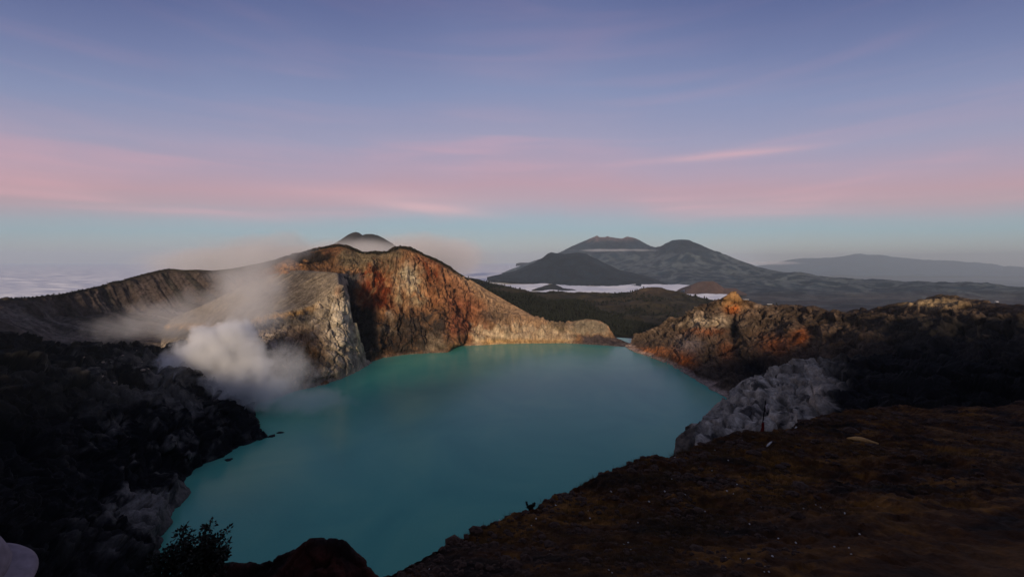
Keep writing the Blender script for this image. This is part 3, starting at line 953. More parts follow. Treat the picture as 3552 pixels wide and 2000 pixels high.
# ------------------------------------------------------------------ right crater wall
def col_right(G, px, py):
    nb_ = fbm(G, 55, 4, 171)
    ns = fbm(G, 13, 4, 172)
    nv = fbm(G, 20, 4, 173, stretch=(1, 1, 2.5))
    qx, qy = px + 26 * nb_ + 16 * ns, py + 22 * ns
    c = np.array((0.078, 0.051, 0.032))[None, None] * (1 + 0.7 * ns + 0.5 * nb_)[..., None]
    c = mixv(c, (0.21, 0.150, 0.098), sstep(0.0, 0.3, nv) * sstep(2900, 2500, px) * sstep(1240, 1120, py) * 0.75)
    c = mixv(c, (0.28, 0.15, 0.055), blob(px, qy, 2545, 1042, 46, 34) * 1.3)
    c = mixv(c, (0.36, 0.10, 0.02), blob(qx, qy, 2548, 1072, 24, 16) * 1.2)
    c = mixv(c, (0.50, 0.38, 0.24), blob(qx, qy, 2460, 1115, 70, 16) * (0.8 + 0.8 * nv))
    c = mixv(c, (0.30, 0.085, 0.022), blob(qx, qy, 2775, 1170, 30, 24) * 1.3 + blob(qx, qy, 2375, 1255, 34, 24) * 1.2 + blob(qx, qy, 2450, 1150, 60, 14) * 0.6)
    c = mixv(c, (0.28, 0.09, 0.03), blob(qx, qy, 2690, 1195, 50, 30) * 0.9 + blob(qx, qy, 2520, 1215, 26, 30) * 0.6)
    c = mixv(c, (0.36, 0.13, 0.045), blob(qx, qy, 2260, 1220, 90, 14) * 1.0)
    c = mixv(c, (0.19, 0.145, 0.13), blob(qx, qy, 2390, 1195, 46, 26) * 0.8)
    c = mixv(c, (0.30, 0.21, 0.105), blob(qx, qy, 3220, 1048, 110, 18) * 1.0)
    c = mixv(c, (0.38, 0.27, 0.20), sstep(7, 2, G[..., 2]) * 0.85)
    c = c * (1 + 0.6 * np.clip(strata(G, 12, 920, -0.3), -1, 1))[..., None]
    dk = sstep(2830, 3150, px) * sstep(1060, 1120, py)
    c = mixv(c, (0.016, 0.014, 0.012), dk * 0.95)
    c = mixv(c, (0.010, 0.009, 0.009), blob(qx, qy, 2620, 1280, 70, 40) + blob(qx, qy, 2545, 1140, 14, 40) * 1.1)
    return c


shore = [(0, 'L', 2170, 1201), (1, 'L', 2207, 1221), (1.6, 'L', 2245, 1232), (2, 'L', 2280, 1248), (2.6, 'L', 2325, 1262), (3, 'L', 2345, 1277), (3.5, 'L', 2385, 1296), (4, 'L', 2430, 1325), (4.6, 'L', 2480, 1356), (5, 'L', 2517, 1374),
         (6, 'L', 2600, 1450), (7, 'L', 2700, 1600), (8, 'L', 2900, 1900)]
mid1 = [(0, 2185, 1192, 1020), (1, 2250, 1192, 985), (2, 2320, 1182, 930), (3, 2400, 1200, 850), (4, 2480, 1250, 760), (5, 2600, 1290, 680), (6, 2720, 1350, 560), (7, 2850, 1450, 430), (8, 3200, 1600, 300)]
mid2 = [(0, 2195, 1182, 1030), (1, 2285, 1152, 1005), (2, 2360, 1130, 955), (3, 2450, 1120, 890), (4, 2560, 1130, 815), (5, 2700, 1160, 740), (6, 2900, 1200, 600), (7, 3150, 1250, 450), (8, 3600, 1350, 320)]
ridge = [(0, 2195, 1180, 1035), (.4, 2229, 1156, 1030), (1, 2285, 1128, 1015), (1.3, 2320, 1098, 1000), (1.8, 2370, 1100, 980), (2.2, 2400, 1085, 960), (2.5, 2425, 1063, 940), (2.9, 2470, 1048, 920),
         (3.2, 2510, 1037, 900), (3.30, 2524, 1030, 894), (3.44, 2545, 1012, 886), (3.56, 2562, 1027, 878), (3.62, 2575, 1038, 873), (3.9, 2600, 1046, 860), (4.3, 2650, 1058, 840), (4.7, 2700, 1060, 820), (5.1, 2760, 1055, 800), (5.5, 2830, 1053, 770),
         (5.7, 2880, 1080, 760), (5.9, 2940, 1080, 750), (6.1, 2970, 1065, 740), (6.3, 3020, 1075, 720), (6.5, 3070, 1065, 700), (6.7, 3150, 1053, 680), (6.9, 3220, 1035, 660), (7, 3260, 1029, 650),
         (7.2, 3320, 1032, 620), (7.4, 3390, 1045, 580), (7.6, 3450, 1052, 540), (7.8, 3552, 1060, 480), (8, 3900, 1060, 380)]
U = np.linspace(0, 8, 900)
S = curve(shore, U, 2)
R = curve(ridge, U, 2)
G = loft([underwater(S, 0.97), S, curve(mid1, U, 16), curve(mid2, U, 16), R, R + np.array((60, 170, -100))], [8, 90, 120, 130, 16], 4)
px, py = proj(G)
n = normals(G)
w = np.ones(G.shape[:2])
w[:8] = 0.2
w[300:344] = np.linspace(1, 0.3, 44)[:, None]
w[344:] = 0.3
fade = 0.3 + 0.7 * sstep(0, 12, G[..., 2])
d = fbm(G, 75, 6, 181, ridged=True, stretch=(1, 1, 1.4)) * 15 + fbm(G, 22, 5, 182, ridged=True) * 6.5 + fbm(G, 9, 3, 183, ridged=True) * 2.0
d = d * 0.85 + craggy(G, 40, 184, (1, 1, 0.8)) * 10 + craggy(G, 14, 185, (1, 1, 0.8)) * 2.6
d = d - 22 * blob(px, py, 2545, 1145, 16, 50) - 16 * blob(px, py, 2610, 1290, 60, 30)
G = G + n * (d * w * fade)[..., None]
G_right = G
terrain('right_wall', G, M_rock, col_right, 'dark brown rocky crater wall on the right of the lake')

# grey rock buttress on the near right
def col_grey(G, px, py):
    ns = fbm(G, 7, 5, 191)
    nb_ = fbm(G, 24, 4, 192)
    sk = perlin((G[..., 0] * 0.8 - G[..., 1] * 0.5) / 5, G[..., 2] / 30, 0 * ns, 193)
    c = np.array((0.26, 0.222, 0.172))[None, None] * (1 + 0.9 * ns + 0.6 * nb_ + 0.9 * sk)[..., None]
    c = mixv(c, (0.44, 0.375, 0.29), blob(px, py, 2690, 1330, 70, 50) * (0.6 + 1.0 * ns))
    c = mixv(c, (0.48, 0.38, 0.27), blob(px, py, 2845, 1370, 45, 50) * (0.8 + 0.9 * ns))
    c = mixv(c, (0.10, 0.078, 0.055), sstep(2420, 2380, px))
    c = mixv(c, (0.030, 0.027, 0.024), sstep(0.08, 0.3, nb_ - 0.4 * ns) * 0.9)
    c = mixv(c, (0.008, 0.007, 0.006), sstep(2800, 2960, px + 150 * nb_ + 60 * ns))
    return c


c0 = [(0, 'L', 2420, 1590), (.3, 'L', 2470, 1470), (.6, 'L', 2560, 1400), (1, 'L', 2680, 1330)]
c1 = [(0, 2310, 1620, 185), (.05, 2322, 1590, 190), (.12, 2345, 1535, 212), (.2, 2380, 1472, 240), (.235, 2390, 1480, 243), (.265, 2399, 1462, 246), (.30, 2410, 1478, 250), (.45, 2440, 1440, 280), (.6, 2475, 1418, 310),
      (.7, 2510, 1395, 330), (.8, 2530, 1350, 370), (.88, 2560, 1333, 395), (1, 2620, 1300, 430)]
c2 = [(0, 2500, 1620, 175), (.2, 2550, 1500, 215), (.5, 2620, 1420, 270), (.8, 2680, 1335, 340), (1, 2720, 1275, 400)]
c3 = [(0, 2800, 1540, 175), (.2, 2830, 1450, 215), (.5, 2860, 1380, 270), (.8, 2850, 1300, 330), (1, 2815, 1245, 390)]
c4 = [(0, 3100, 1500, 180), (.2, 3120, 1430, 215), (.5, 3100, 1350, 280), (.8, 3050, 1280, 340), (1, 2950, 1230, 410)]
c5 = [(0, 3800, 1480, 180), (.5, 3700, 1330, 300), (1, 3300, 1215, 430)]
U = np.linspace(0, 1, 330)
far = np.array((0, 40, -60))
G = loft([curve(c0, U, 4), curve(c1, U, 1), curve(c2, U, 10), curve(c3, U, 10), curve(c4, U, 10), curve(c5, U, 10)], [20, 130, 140, 60, 40], 3)
G = np.concatenate([G, (G[:, -1] + far)[:, None]], 1)
n = normals(G)
d = fbm(G, 44, 5, 201, ridged=True) * 8 + craggy(G, 30, 203, (0.8, 1.4, 1.6), 0.2) * 8 + craggy(G, 10, 204, (0.8, 1.3, 1.5), 0.2) * 2.6 - 3
w = np.ones(G.shape[:2])
w[:22] = 0.25
w[22:70] = np.linspace(0.25, 1, 48)[:, None]
G = G + n * (d * w)[..., None]
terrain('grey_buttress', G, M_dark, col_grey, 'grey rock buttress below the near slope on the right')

# ------------------------------------------------------------------ near slope we stand on
def col_near(G, px, py):
    nb_ = fbm(G, 2.6, 5, 211, stretch=(1.3, 0.9, 1), gain=0.6)
    ns = fbm(G, 0.5, 4, 212)
    nl = fbm(G, 9, 3, 213)
    c = np.array((0.048, 0.0165, 0.0026))[None, None] * (1 + 0.8 * ns)[..., None]
    c = mixv(c, (0.17, 0.070, 0.010), sstep(0.0, 0.35, nb_ + 0.4 * ns) * 0.85)
    c = mixv(c, (0.090, 0.038, 0.009), sstep(0.05, 0.35, nl + 0.5 * ns) * 0.6)
    c = mixv(c, (0.005, 0.003, 0.0016), sstep(0.02, 0.3, -nb_ - 0.3 * nl) * 0.85)
    c = mixv(c, (0.085, 0.038, 0.013), blob(px, py, 3480, 1980, 180, 70) + blob(px, py, 2760, 1790, 150, 40) * 0.5)
    return c


edge = [(-3, 'W', -180, 75, -75), (-1, 300, 3300, 3.0), (0, 1180, 2150, 5.0), (1, 1331, 1994, 6.2), (2, 1448, 1931, 7.5), (3, 1628, 1822, 10), (3.3, 1690, 1800, 10.6), (3.6, 1779, 1776, 11.5), (4.2, 1931, 1715, 14), (4.7, 2028, 1676, 16), (5.2, 2166, 1628, 18),
        (6, 2331, 1588, 21), (6.6, 2400, 1562, 22.5), (7, 2510, 1527, 25), (7.6, 2635, 1505, 28), (8.2, 2731, 1478, 31), (8.8, 2841, 1441, 35), (9.2, 2900, 1424, 38), (9.6, 3000, 1411, 41),
        (10, 3100, 1413, 43), (11, 3552, 1400, 50), (12, 4200, 1380, 60), (14, 'W', 420, 330, -45)]
in1 = [(-3, 'W', -176, 68, -50), (-1, 600, 5200, 1.9), (0, 1250, 2500, 4), (3, 1800, 2050, 6.5), (6, 2450, 1750, 12), (8, 2750, 1640, 17), (10, 3200, 1560, 24), (12, 4300, 1500, 35), (14, 'W', 430, 250, -25)]
in2 = [(-3, 'W', -173, 60, -38), (-1, 'W', -1.6, 1.7, -2.4), (0, 1300, 3600, 2.5), (3, 2000, 2400, 4), (6, 2700, 2000, 6.2), (8, 3000, 1850, 9), (10, 3600, 1750, 12), (12, 4600, 1600, 20), (14, 'W', 440, 150, -12)]
und = [(-3, 'W', -170, 45, -30), (-1, 'W', -3.0, 0.5, -1.54), (0, 'W', -1.2, 0.7, -1.54), (3, 'W', 0.5, 0.5, -1.6), (6, 'W', 3, 0.6, -1.6), (8, 'W', 6, 0.5, -1.5), (10, 'W', 12, 0, -1.2), (12, 'W', 30, -2, -0.6), (14, 'W', 460, 60, -5)]
beh = [(-3, 'W', -190, 0, -45), (-1, 'W', -8, -12, -1.9), (0, 'W', -4, -12, -1.8), (6, 'W', 8, -14, -1.6), (10, 'W', 30, -16, -1.5), (12, 'W', 60, -30, -2), (14, 'W', 600, -120, -30)]
bhf = [(-3, 'W', -280, -150, -150), (-1, 'W', -60, -90, -35), (6, 'W', 30, -120, -40), (12, 'W', 160, -160, -50), (14, 'W', 700, -400, -150)]
U = np.concatenate([np.linspace(-3, -1, 40, endpoint=False), np.linspace(-1, 11, 620, endpoint=False), np.linspace(11, 14, 60)])
Ed = curve(edge, U, 2)
drop = Ed * np.array((1.06, 1.06, 1)) + np.array((-1.0, 4, -12))
fk = np.clip(0.8 * CAMZ / np.maximum(CAMZ - Ed[:, 2], 1.0), 1.0, 60.0)      # the inner wall falls from the edge to the lake
fk = np.maximum(1.0, np.minimum(fk, 300.0 / np.hypot(Ed[:, 0], Ed[:, 1])))
wallfoot = np.stack([Ed[:, 0] * fk, Ed[:, 1] * fk, np.full(len(U), -6.0)], 1)
G = loft([wallfoot, drop, Ed, curve(in1, U, 20), curve(in2, U, 20), curve(und, U, 20), curve(beh, U, 20), curve(bhf, U, 20)], [16, 20, 190, 130, 60, 14, 8], 4)
n = normals(G)
dd = np.hypot(G[..., 0], G[..., 1])
amp = np.clip(dd / 12, 0.12, 1.5)
d = fbm(G, 3.0, 5, 221) * 0.45 + fbm(G, 0.7, 4, 222, ridged=True) * 0.10 + craggy(G, 0.6, 225) * 0.035 + fbm(G, 9, 2, 224) * 0.5 + np.maximum(fbm(G, 0.35, 2, 223), 0) * 0.06
w = np.ones(G.shape[:2])
w[:30] = 0.5
G = G + n * (d * amp * w)[..., None]
G_near = G[16:]
G_all = G
near_slope = terrain('near_slope', G_all, M_near, col_near, 'dark brown near slope of the crater rim')


def on_slope(px, py):
    """nearest point of the near slope to a photo pixel"""
    qx, qy = proj(G_near[18:345])
    k = np.argmin((qx - px) ** 2 + (qy - py) ** 2 + 1e6 * (G_near[18:345, :, 1] < 1.0))
    return Vector(G_near[18:345].reshape(-1, 3)[k])


# reddish rock knob at the bottom edge
def col_knob(G, px, py):
    ns = fbm(G, 0.4, 4, 231)
    c = np.array((0.010, 0.0045, 0.003))[None, None] * (1 + 0.7 * ns)[..., None]
    return mixv(c, (0.050, 0.010, 0.004), sstep(-0.1, 0.3, fbm(G, 1.2, 3, 232)) * 0.8)


kr = [(560, 2045, 6.8), (655, 2008, 6.9), (740, 1958, 7), (790, 1948, 7), (830, 1955, 7), (900, 1945, 7), (990, 1918, 7), (1040, 1895, 7), (1080, 1873, 7), (1145, 1860, 7), (1195, 1876, 7), (1240, 1925, 7), (1290, 1985, 6.9), (1330, 2040, 6.6)]
U = np.linspace(560, 1330, 240)
R = curve(px_curve(kr), U, 2)
Fk = R.copy()
Fk[:, 1] -= 2.6
Fk[:, 0] *= 0.75
Fk[:, 2] -= 1.3
Bk = R + np.array((0, 1.2, -1.6))
Bk2 = R + np.array((0, 2.0, -7))
G = loft([Fk, R, Bk, Bk2], [90, 30, 12], 4)
n = normals(G)
w = np.ones(G.shape[:2])
w[80:] = 0.5
G = G + n * ((fbm(G, 0.9, 5, 233, ridged=True) * 0.16 + craggy(G, 0.55, 235) * 0.10 + craggy(G, 0.18, 236) * 0.03) * w)[..., None]
terrain('red_knob', G, M_near, col_knob, 'dark reddish rock knob at the bottom edge')
G_knob = G

# ------------------------------------------------------------------ things on the near slope
def bm_link(name, bm, mat, parent=None, smooth=True, **kw):
    me = bpy.data.meshes.new(name)
    bm.normal_update()
    bm.to_mesh(me)
    bm.free()
    if smooth:
        me.polygons.foreach_set('use_smooth', np.full(len(me.polygons), True))
    return link(name, me, mat, parent, **kw)


def tube(bm, pts, radii, seg=8):
    """a tapered tube along points; returns nothing, adds to bm"""
    rings = []
    pts = [Vector(p) for p in pts]
    for i, (p, r) in enumerate(zip(pts, radii)):
        d = (pts[min(i + 1, len(pts) - 1)] - pts[max(i - 1, 0)]).normalized()
        a = d.orthogonal().normalized()
        b_ = d.cross(a)
        rings.append([bm.verts.new(p + (a * math.cos(2 * math.pi * k / seg) + b_ * math.sin(2 * math.pi * k / seg)) * r) for k in range(seg)])
    for q, s_ in zip(rings, rings[1:]):
        for k in range(seg):
            bm.faces.new((q[k], q[(k + 1) % seg], s_[(k + 1) % seg], s_[k]))
    bm.faces.new(rings[0][::-1])
    bm.faces.new(rings[-1])


def rock_mesh(name, seed, sub=2, flat=1.0, rough=0.25):
    v, f = ico(sub)
    P = np.array(v, float)
    q = np.random.default_rng(seed)
    d = 1 + rough * 2 * fbm(P[None] + seed * 3.1, 1.3, 3, seed)[0] + rough * 0.5 * fbm(P[None] - seed, 0.5, 2, seed + 9)[0]
    for _ in range(5):                                  # a few broken faces
        nrm = q.normal(0, 1, 3)
        nrm /= np.linalg.norm(nrm)
        h_ = P @ nrm
        P = P - np.maximum(h_ - 0.68, 0)[:, None] * nrm * 0.9
    P = P * d[:, None] * np.array((1, 1, flat))
    return raw_mesh(name, P, f, False)


M_tan = plain_mat('tan_sandstone', (0.48, 0.25, 0.075), size=0.25, var=0.3, bump=0.5)
M_pale = plain_mat('pale_pumice', (0.58, 0.54, 0.47), size=0.05, var=0.3, bump=0.4)
M_boulder = plain_mat('pale_boulder_rock', (0.33, 0.25, 0.185), size=1.2, var=0.4, bump=0.6)
M_gboulder = plain_mat('grey_boulder_rock', (0.17, 0.16, 0.155), size=1.2, var=0.45, bump=0.6)
M_black = plain_mat('wet_black_rock', (0.012, 0.012, 0.012), size=1.0, var=0.4, bump=0.6)

# long tan stone lying on the slope
p = on_slope(3000, 1534)
v, f = ico(3)
P = np.array(v, float)
P = P * (1 + 0.16 * fbm(P[None], 0.9, 3, 301)[0] * 2)[:, None]
P[:, 1] *= 0.42
P[:, 2] *= 0.20
thin = np.interp(P[:, 0], [-1, -0.2, 0.45, 1], [1.0, 1.05, 0.62, 0.55])
P[:, 1] *= thin
P[:, 2] *= thin
P[:, 2] += -0.10 * np.maximum(P[:, 0], -0.2)
P *= 0.98
o = link('stone', raw_mesh('stone', P, f, True), M_tan, label='long flat tan stone lying alone on the dark near slope', cat='stone')
o.location = p + Vector((0, 0, 0.07))
o.rotation_euler = (math.radians(-14), math.radians(7), 0)

# pole wrapped in red cloth with white ribbons
p = on_slope(2645, 1503)
root = link('wrapped_pole', None, label='thin dark pole with red cloth wrapped round its foot and white ribbons', cat='pole')
root.location = p
bm = bmesh.new()
tube(bm, [(0, 0, -0.3), (-0.01, 0, 0.5), (0.03, 0, 1.2), (0.10, 0, 1.9), (0.13, 0, 2.28)], [0.045, 0.042, 0.038, 0.034, 0.028])
bm_link('pole', bm, plain_mat('charred_wood', (0.010, 0.008, 0.007), size=0.05), root)
bm = bmesh.new()
tube(bm, [(0, 0, -0.12), (0, 0, 0.02), (0, 0, 0.10), (-0.01, 0, 0.22), (0.01, 0, 0.38), (0.0, 0, 0.52), (0.0, 0, 0.66), (0.01, 0, 0.78)],
     [0.34, 0.26, 0.15, 0.095, 0.085, 0.075, 0.08, 0.05], 14)
for vt in bm.verts:
    k = 1 + 0.18 * math.sin(5 * math.atan2(vt.co.y, vt.co.x) + 7 * vt.co.z)
    vt.co.x *= k
    vt.co.y *= k
bm_link('cloth', bm, plain_mat('red_cloth', (0.11, 0.004, 0.004), size=0.04, var=0.4), root)
M_rib = plain_mat('white_ribbon', (0.55, 0.46, 0.42), size=0.03, var=0.2)
for kk, (z0, pts_) in enumerate([(0, [(0.0, -0.05, 0.86), (0.10, -0.06, 0.90), (0.20, -0.04, 0.85), (0.18, -0.03, 0.72)]),
                                 (1, [(0.10, -0.05, 1.88), (0.18, -0.06, 1.98), (0.28, -0.04, 2.02)]),
                                 (2, [(0.12, -0.05, 1.92), (0.18, -0.06, 1.72), (0.22, -0.05, 1.48)])]):
    bm = bmesh.new()
    tube(bm, pts_, [0.035] * 2 + [0.026] * (len(pts_) - 2), 6)
    bm_link('ribbon', bm, M_rib, root)

# small white slivers of stone by the pole
for i, (sx, sy, ln, ang, lab) in enumerate([
        (2665, 1545, 0.34, 0.5, 'white sliver of stone just right of the wrapped pole'),
        (2758, 1487, 0.22, 0.5, 'short pale sliver of stone near the crest right of the pole')]):
    q = on_slope(sx, sy)
    v, f = ico(2)
    P = np.array(v, float) * (ln, 0.055, 0.045)
    P[:, 2] += 0.02 * np.sin(P[:, 0] * 9)
    o = link('stone_sliver', raw_mesh('stone_sliver', P, f, True), M_pale, label=lab, cat='stone')
    o.location = q + Vector((0, 0, 0.05))
    o.rotation_euler = (0, -ang, 0.35)

# pale pebbles
PEB = [rock_mesh('pebble', 400 + k, 1, 0.65) for k in range(4)]
spots = [(2041, 1773, 3), (1860, 1798, 4), (1927, 1755, 4), (1732, 1793, 4), (1843, 1822, 3), (1487, 1975, 3), (2120, 1702, 4), (2048, 1797, 3), (2125, 1860, 3), (2178, 1882, 4), (2165, 1886, 3), (2188, 1907, 4),
         (1907, 1908, 2), (1978, 1971, 3), (2112, 1976, 4), (2122, 1985, 3), (2452, 1688, 4), (2522, 1705, 4), (2543, 1713, 3), (2558, 1683, 4), (2446, 1776, 4), (2640, 1759, 3), (2600, 1817, 4), (2828, 1752, 4),
         (2788, 1764, 4), (2846, 1762, 4), (2932, 1781, 4), (2980, 1852, 4), (2760, 1880, 4), (2700, 1867, 3), (2950, 1921, 4), (2946, 1898, 3), (2894, 1894, 4), (2680, 1930, 4), (2655, 1965, 4), (2666, 1985, 4), (2650, 1984, 3),
         (2596, 1938, 4), (2572, 1937, 3), (2516, 1932, 3), (2420, 1939, 3), (2597, 1897, 3), (2568, 1530, 3), (2574, 1527, 4), (2560, 1535, 3), (2540, 1545, 3), (2344, 1588, 5), (2480, 1560, 3), (2884, 1674, 4), (3045, 1757, 3),
         (3185, 1918, 4), (3184, 1886, 4), (2308, 1703, 4), (2374, 1715, 3), (2250, 1740, 3), (2330, 1660, 3), (2212, 1812, 3), (2383, 1635, 3), (2470, 1630, 3), (2526, 1597, 3)]
for i, (sx, sy, r_) in enumerate(spots):
    q = on_slope(sx, sy)
    s_ = r_ * 0.9 * q.y / FPX * 1.15
    o = link('pebble', PEB[i % 4], M_pale, label='small whitish pebble lying on the dark near slope', cat='pebble', group='pale pebbles on the near slope')
    o.location = q + Vector((0, 0, s_ * 0.45))
    o.scale = (s_ * rnd.uniform(0.9, 1.5), s_ * rnd.uniform(0.8, 1.1), s_ * rnd.uniform(0.7, 1.1))
    o.rotation_euler = (rnd.uniform(-.4, .4), rnd.uniform(-.4, .4), rnd.uniform(0, 6))
# finer grit too small to pick apart
ok_ = np.argwhere((G_near[18:330, :, 1] > 3.0) & (G_near[18:330, :, 1] < 45))
sel = ok_[rg.integers(0, len(ok_), 900)]
gp = G_near[18 + sel[:, 0], sel[:, 1]]
keep = fbm(gp[None], 2.5, 3, 305)[0] > -0.02
gp = gp[keep]
M_grit = plain_mat('brown_grit', (0.14, 0.105, 0.075), size=0.05, var=0.5)
scatter_mesh('grit', gp, 0.0011 * gp[:, 1] * rg.uniform(0.4, 1.2, len(gp)), IV, IF, M_grit, 'fine pale grit sprinkled over the near slope', 8)

M_stone = plain_mat('brown_stones', (0.050, 0.026, 0.015), size=0.06, var=0.6, bump=0.6)
sel = ok_[rg.integers(0, len(ok_), 5200)]
gp = G_near[18 + sel[:, 0], sel[:, 1]]
keep = fbm(gp[None], 3.5, 3, 307)[0] + rg.normal(0, 0.1, len(gp)) > -0.02
gp = gp[keep]
scatter_mesh('gravel', gp, np.clip(gp[:, 1] / 10, 0.5, 3) * 0.05 * rg.lognormal(0, 0.5, len(gp)), [(x, y, z * 0.6) for x, y, z in IV], IF, M_stone,
             'dark brown gravel and small stones strewn over the near slope', 10)

# short dry grass on the near slope
blade_v, blade_f = [], []
for k in range(7):
    a = k * 0.9
    x, y = 0.25 * math.cos(a), 0.25 * math.sin(a)
    tx, ty = 0.9 * math.cos(a + 0.3), 0.9 * math.sin(a + 0.3)
    b0 = len(blade_v)
    blade_v += [(x - 0.07 * y, y + 0.07 * x, -0.1), (x + 0.14 * y, y - 0.14 * x, -0.1), (tx, ty, 0.75 + 0.3 * math.sin(k * 2.1))]
    blade_f += [(b0, b0 + 1, b0 + 2)]
sel = ok_[rg.integers(0, len(ok_), 52000)]
gp = G_near[18 + sel[:, 0], sel[:, 1]] + rg.normal(0, 0.04, (len(sel), 3)) * (1, 1, 0)
keep = fbm(gp[None], 2.2, 3, 311)[0] + rg.normal(0, 0.08, len(gp)) > 0.0
gp = gp[keep]
scatter_mesh('dry_grass', gp, rg.uniform(0.04, 0.10, len(gp)) * np.clip(gp[:, 1] / 9, 0.7, 2.2), blade_v, blade_f,
             plain_mat('dry_grass_blades', (0.070, 0.036, 0.009), size=0.6, var=0.6, bump=0), 'short dry brown grass growing on the near slope', 9)


# bush at the bottom left, and the sprout on the edge
def bush(name, base, height, spread, nbr, leaf, label, seed, tops=()):
    q = random.Random(seed)
    root = link(name, None, label=label, cat='bush')
    root.location = base
    bw = bmesh.new()
    bl = bmesh.new()
    ends = []
    for k in range(nbr):
        if k < len(tops):
            ex, ez = tops[k]
            ey = q.uniform(-0.2, 0.2) * spread
        else:
            an = q.uniform(0, 6.28)
            ex, ey = spread * math.cos(an) * q.uniform(0.2, 1), 0.7 * spread * math.sin(an) * q.uniform(0.2, 1)
            ez = height * q.uniform(0.25, 0.78)
        mid_ = Vector((ex * 0.45 + q.uniform(-.06, .06), ey * 0.45, ez * 0.55))
        end = Vector((ex, ey, ez))
        tube(bw, [(0, 0, -0.15), mid_ * 0.5, mid_, end], [0.022, 0.016, 0.011, 0.004], 5)
        ends += [(end, 1.0), (mid_.lerp(end, 0.6), 0.9), (mid_.lerp(end, 0.25), 0.7)]
        for j in range(3):
            t_ = q.uniform(0.3, 0.9)
            s_ = mid_.lerp(end, t_)
            e2 = s_ + Vector((q.uniform(-1, 1), q.uniform(-1, 1), q.uniform(-0.2, 1))).normalized() * height * 0.14
            tube(bw, [s_, e2], [0.006, 0.003], 4)
            ends.append((e2, 0.8))
    for c_, k_ in ends:
        for j in range(int(30 * k_)):
            d_ = Vector((q.gauss(0, 1), q.gauss(0, 1), q.gauss(0.25, 0.9))).normalized()
            o_ = c_ + d_ * q.uniform(0.1, 0.95) * height * 0.07
            t1 = d_.orthogonal().normalized()
            t1.rotate(Matrix.Rotation(q.uniform(0, 6.28), 3, d_))
            l_ = leaf * q.uniform(0.6, 1.3)
            w_ = l_ * 0.6
            tip = o_ + (d_ * 0.8 + t1 * 0.4).normalized() * l_
            mid2_ = o_.lerp(tip, 0.5)
            a1, a2 = mid2_ + t1.cross(d_).normalized() * w_ * 0.5, mid2_ - t1.cross(d_).normalized() * w_ * 0.5
            vs_ = [bl.verts.new(x) for x in (o_, a1, tip, a2)]
            bl.faces.new(vs_)
    bm_link('branches', bw, plain_mat('dark_twigs', (0.012, 0.009, 0.007), size=0.02), root)
    bm_link('foliage', bl, plain_mat('dark_leaves', (0.014, 0.017, 0.009), size=0.04, var=0.5, rough=0.6), root, smooth=False)
    return root


bx = Vector(V(672, 2062, 6.3))
sc_ = 6.3 / FPX
tp = lambda x, y: ((x - 672) * sc_, (2062 - y) * sc_)
bush('bush', bx, 1.0, 0.62, 44, 0.056, 'dark leafy bush at the bottom left against the lake', 21,
     [tp(648, 1812), tp(790, 1832), tp(745, 1850), tp(700, 1860), tp(625, 1870), tp(590, 1885), tp(715, 1820), tp(795, 1890), tp(780, 1920), tp(560, 1930), tp(540, 1990), tp(800, 1865)])
q = on_slope(1838, 1765)
bush('sprout', q, 0.20, 0.11, 7, 0.035, 'tiny dark sprout on the edge of the near slope', 22, [(-0.10, 0.19), (0.12, 0.17), (0.03, 0.12)])

# rocks standing in the lake by the left shore
for i, (sx, sy, r_, lab) in enumerate([(972, 1500, 5.0, 'small black rock farthest out in the lake off the left point'),
                                       (940, 1512, 6.0, 'black rock in the lake just off the left point'),
                                       (793, 1594, 5.0, 'black rock in the water of the small bay on the left')]):
    x, y, z = LK(sx, sy)
    o = link('lake_rock', rock_mesh('lake_rock', 500 + i, 2, 0.5, 0.35), M_black, label=lab, cat='rock')
    o.location = (x, y, -0.4)
    o.scale = (r_, r_ * 0.8, r_ * 0.6)
    o.rotation_euler = (0, 0, i * 1.3)

# boulders along the right shore and on the left slope
BLD = [rock_mesh('boulder', 600 + k, 2, 0.75, 0.3) for k in range(5)]
us = np.linspace(0.9, 5.0, 46)
bs = curve([(0, 'L', 2170, 1201), (1, 'L', 2207, 1221), (2, 'L', 2280, 1248), (3, 'L', 2345, 1277), (4, 'L', 2430, 1325), (5, 'L', 2517, 1374)], us)
for i, p in enumerate(bs):
    s_ = rnd.uniform(1.0, 2.3) * (1.25 if us[i] > 2.8 else 0.9)
    o = link('shore_boulder', BLD[i % 5], M_boulder, label='pale boulder on the waterline below the right crater wall', cat='boulder', group='boulders along the right shore')
    o.location = (p[0] + rnd.uniform(-1, 3.5), p[1] + rnd.uniform(-3, 3), rnd.uniform(0.0, 0.8))
    o.scale = (s_ * rnd.uniform(0.9, 1.4), s_, s_ * rnd.uniform(0.7, 1.1))
    o.rotation_euler = (rnd.uniform(-.4, .4), rnd.uniform(-.4, .4), rnd.uniform(0, 6))
bx_, by_ = proj(G_black)
cand = np.argwhere((bx_ > 120) & (bx_ < 760) & (by_ > 1205) & (by_ < 1330) & (G_black[..., 2] > 4))
for i in range(46):
    k = cand[rnd.randrange(len(cand))]
    p = G_black[k[0], k[1]]
    s_ = rnd.uniform(0.9, 2.2)
    o = link('slope_boulder', BLD[(i + 2) % 5], M_gboulder, label='grey boulder strewn on the black slope left of the steam', cat='boulder', group='boulders on the black slope')
    o.location = (p[0], p[1], p[2] + 0.3 * s_)
    o.scale = (s_ * rnd.uniform(0.9, 1.4), s_, s_ * rnd.uniform(0.7, 1.1))
    o.rotation_euler = (rnd.uniform(-.4, .4), rnd.uniform(-.4, .4), rnd.uniform(0, 6))

# white shelters on the right rim
M_tarp = plain_mat('white_tarpaulin', (0.80, 0.79, 0.76), size=0.8, var=0.08, bump=0.2)
M_post = plain_mat('shelter_posts', (0.08, 0.06, 0.05), size=0.2)


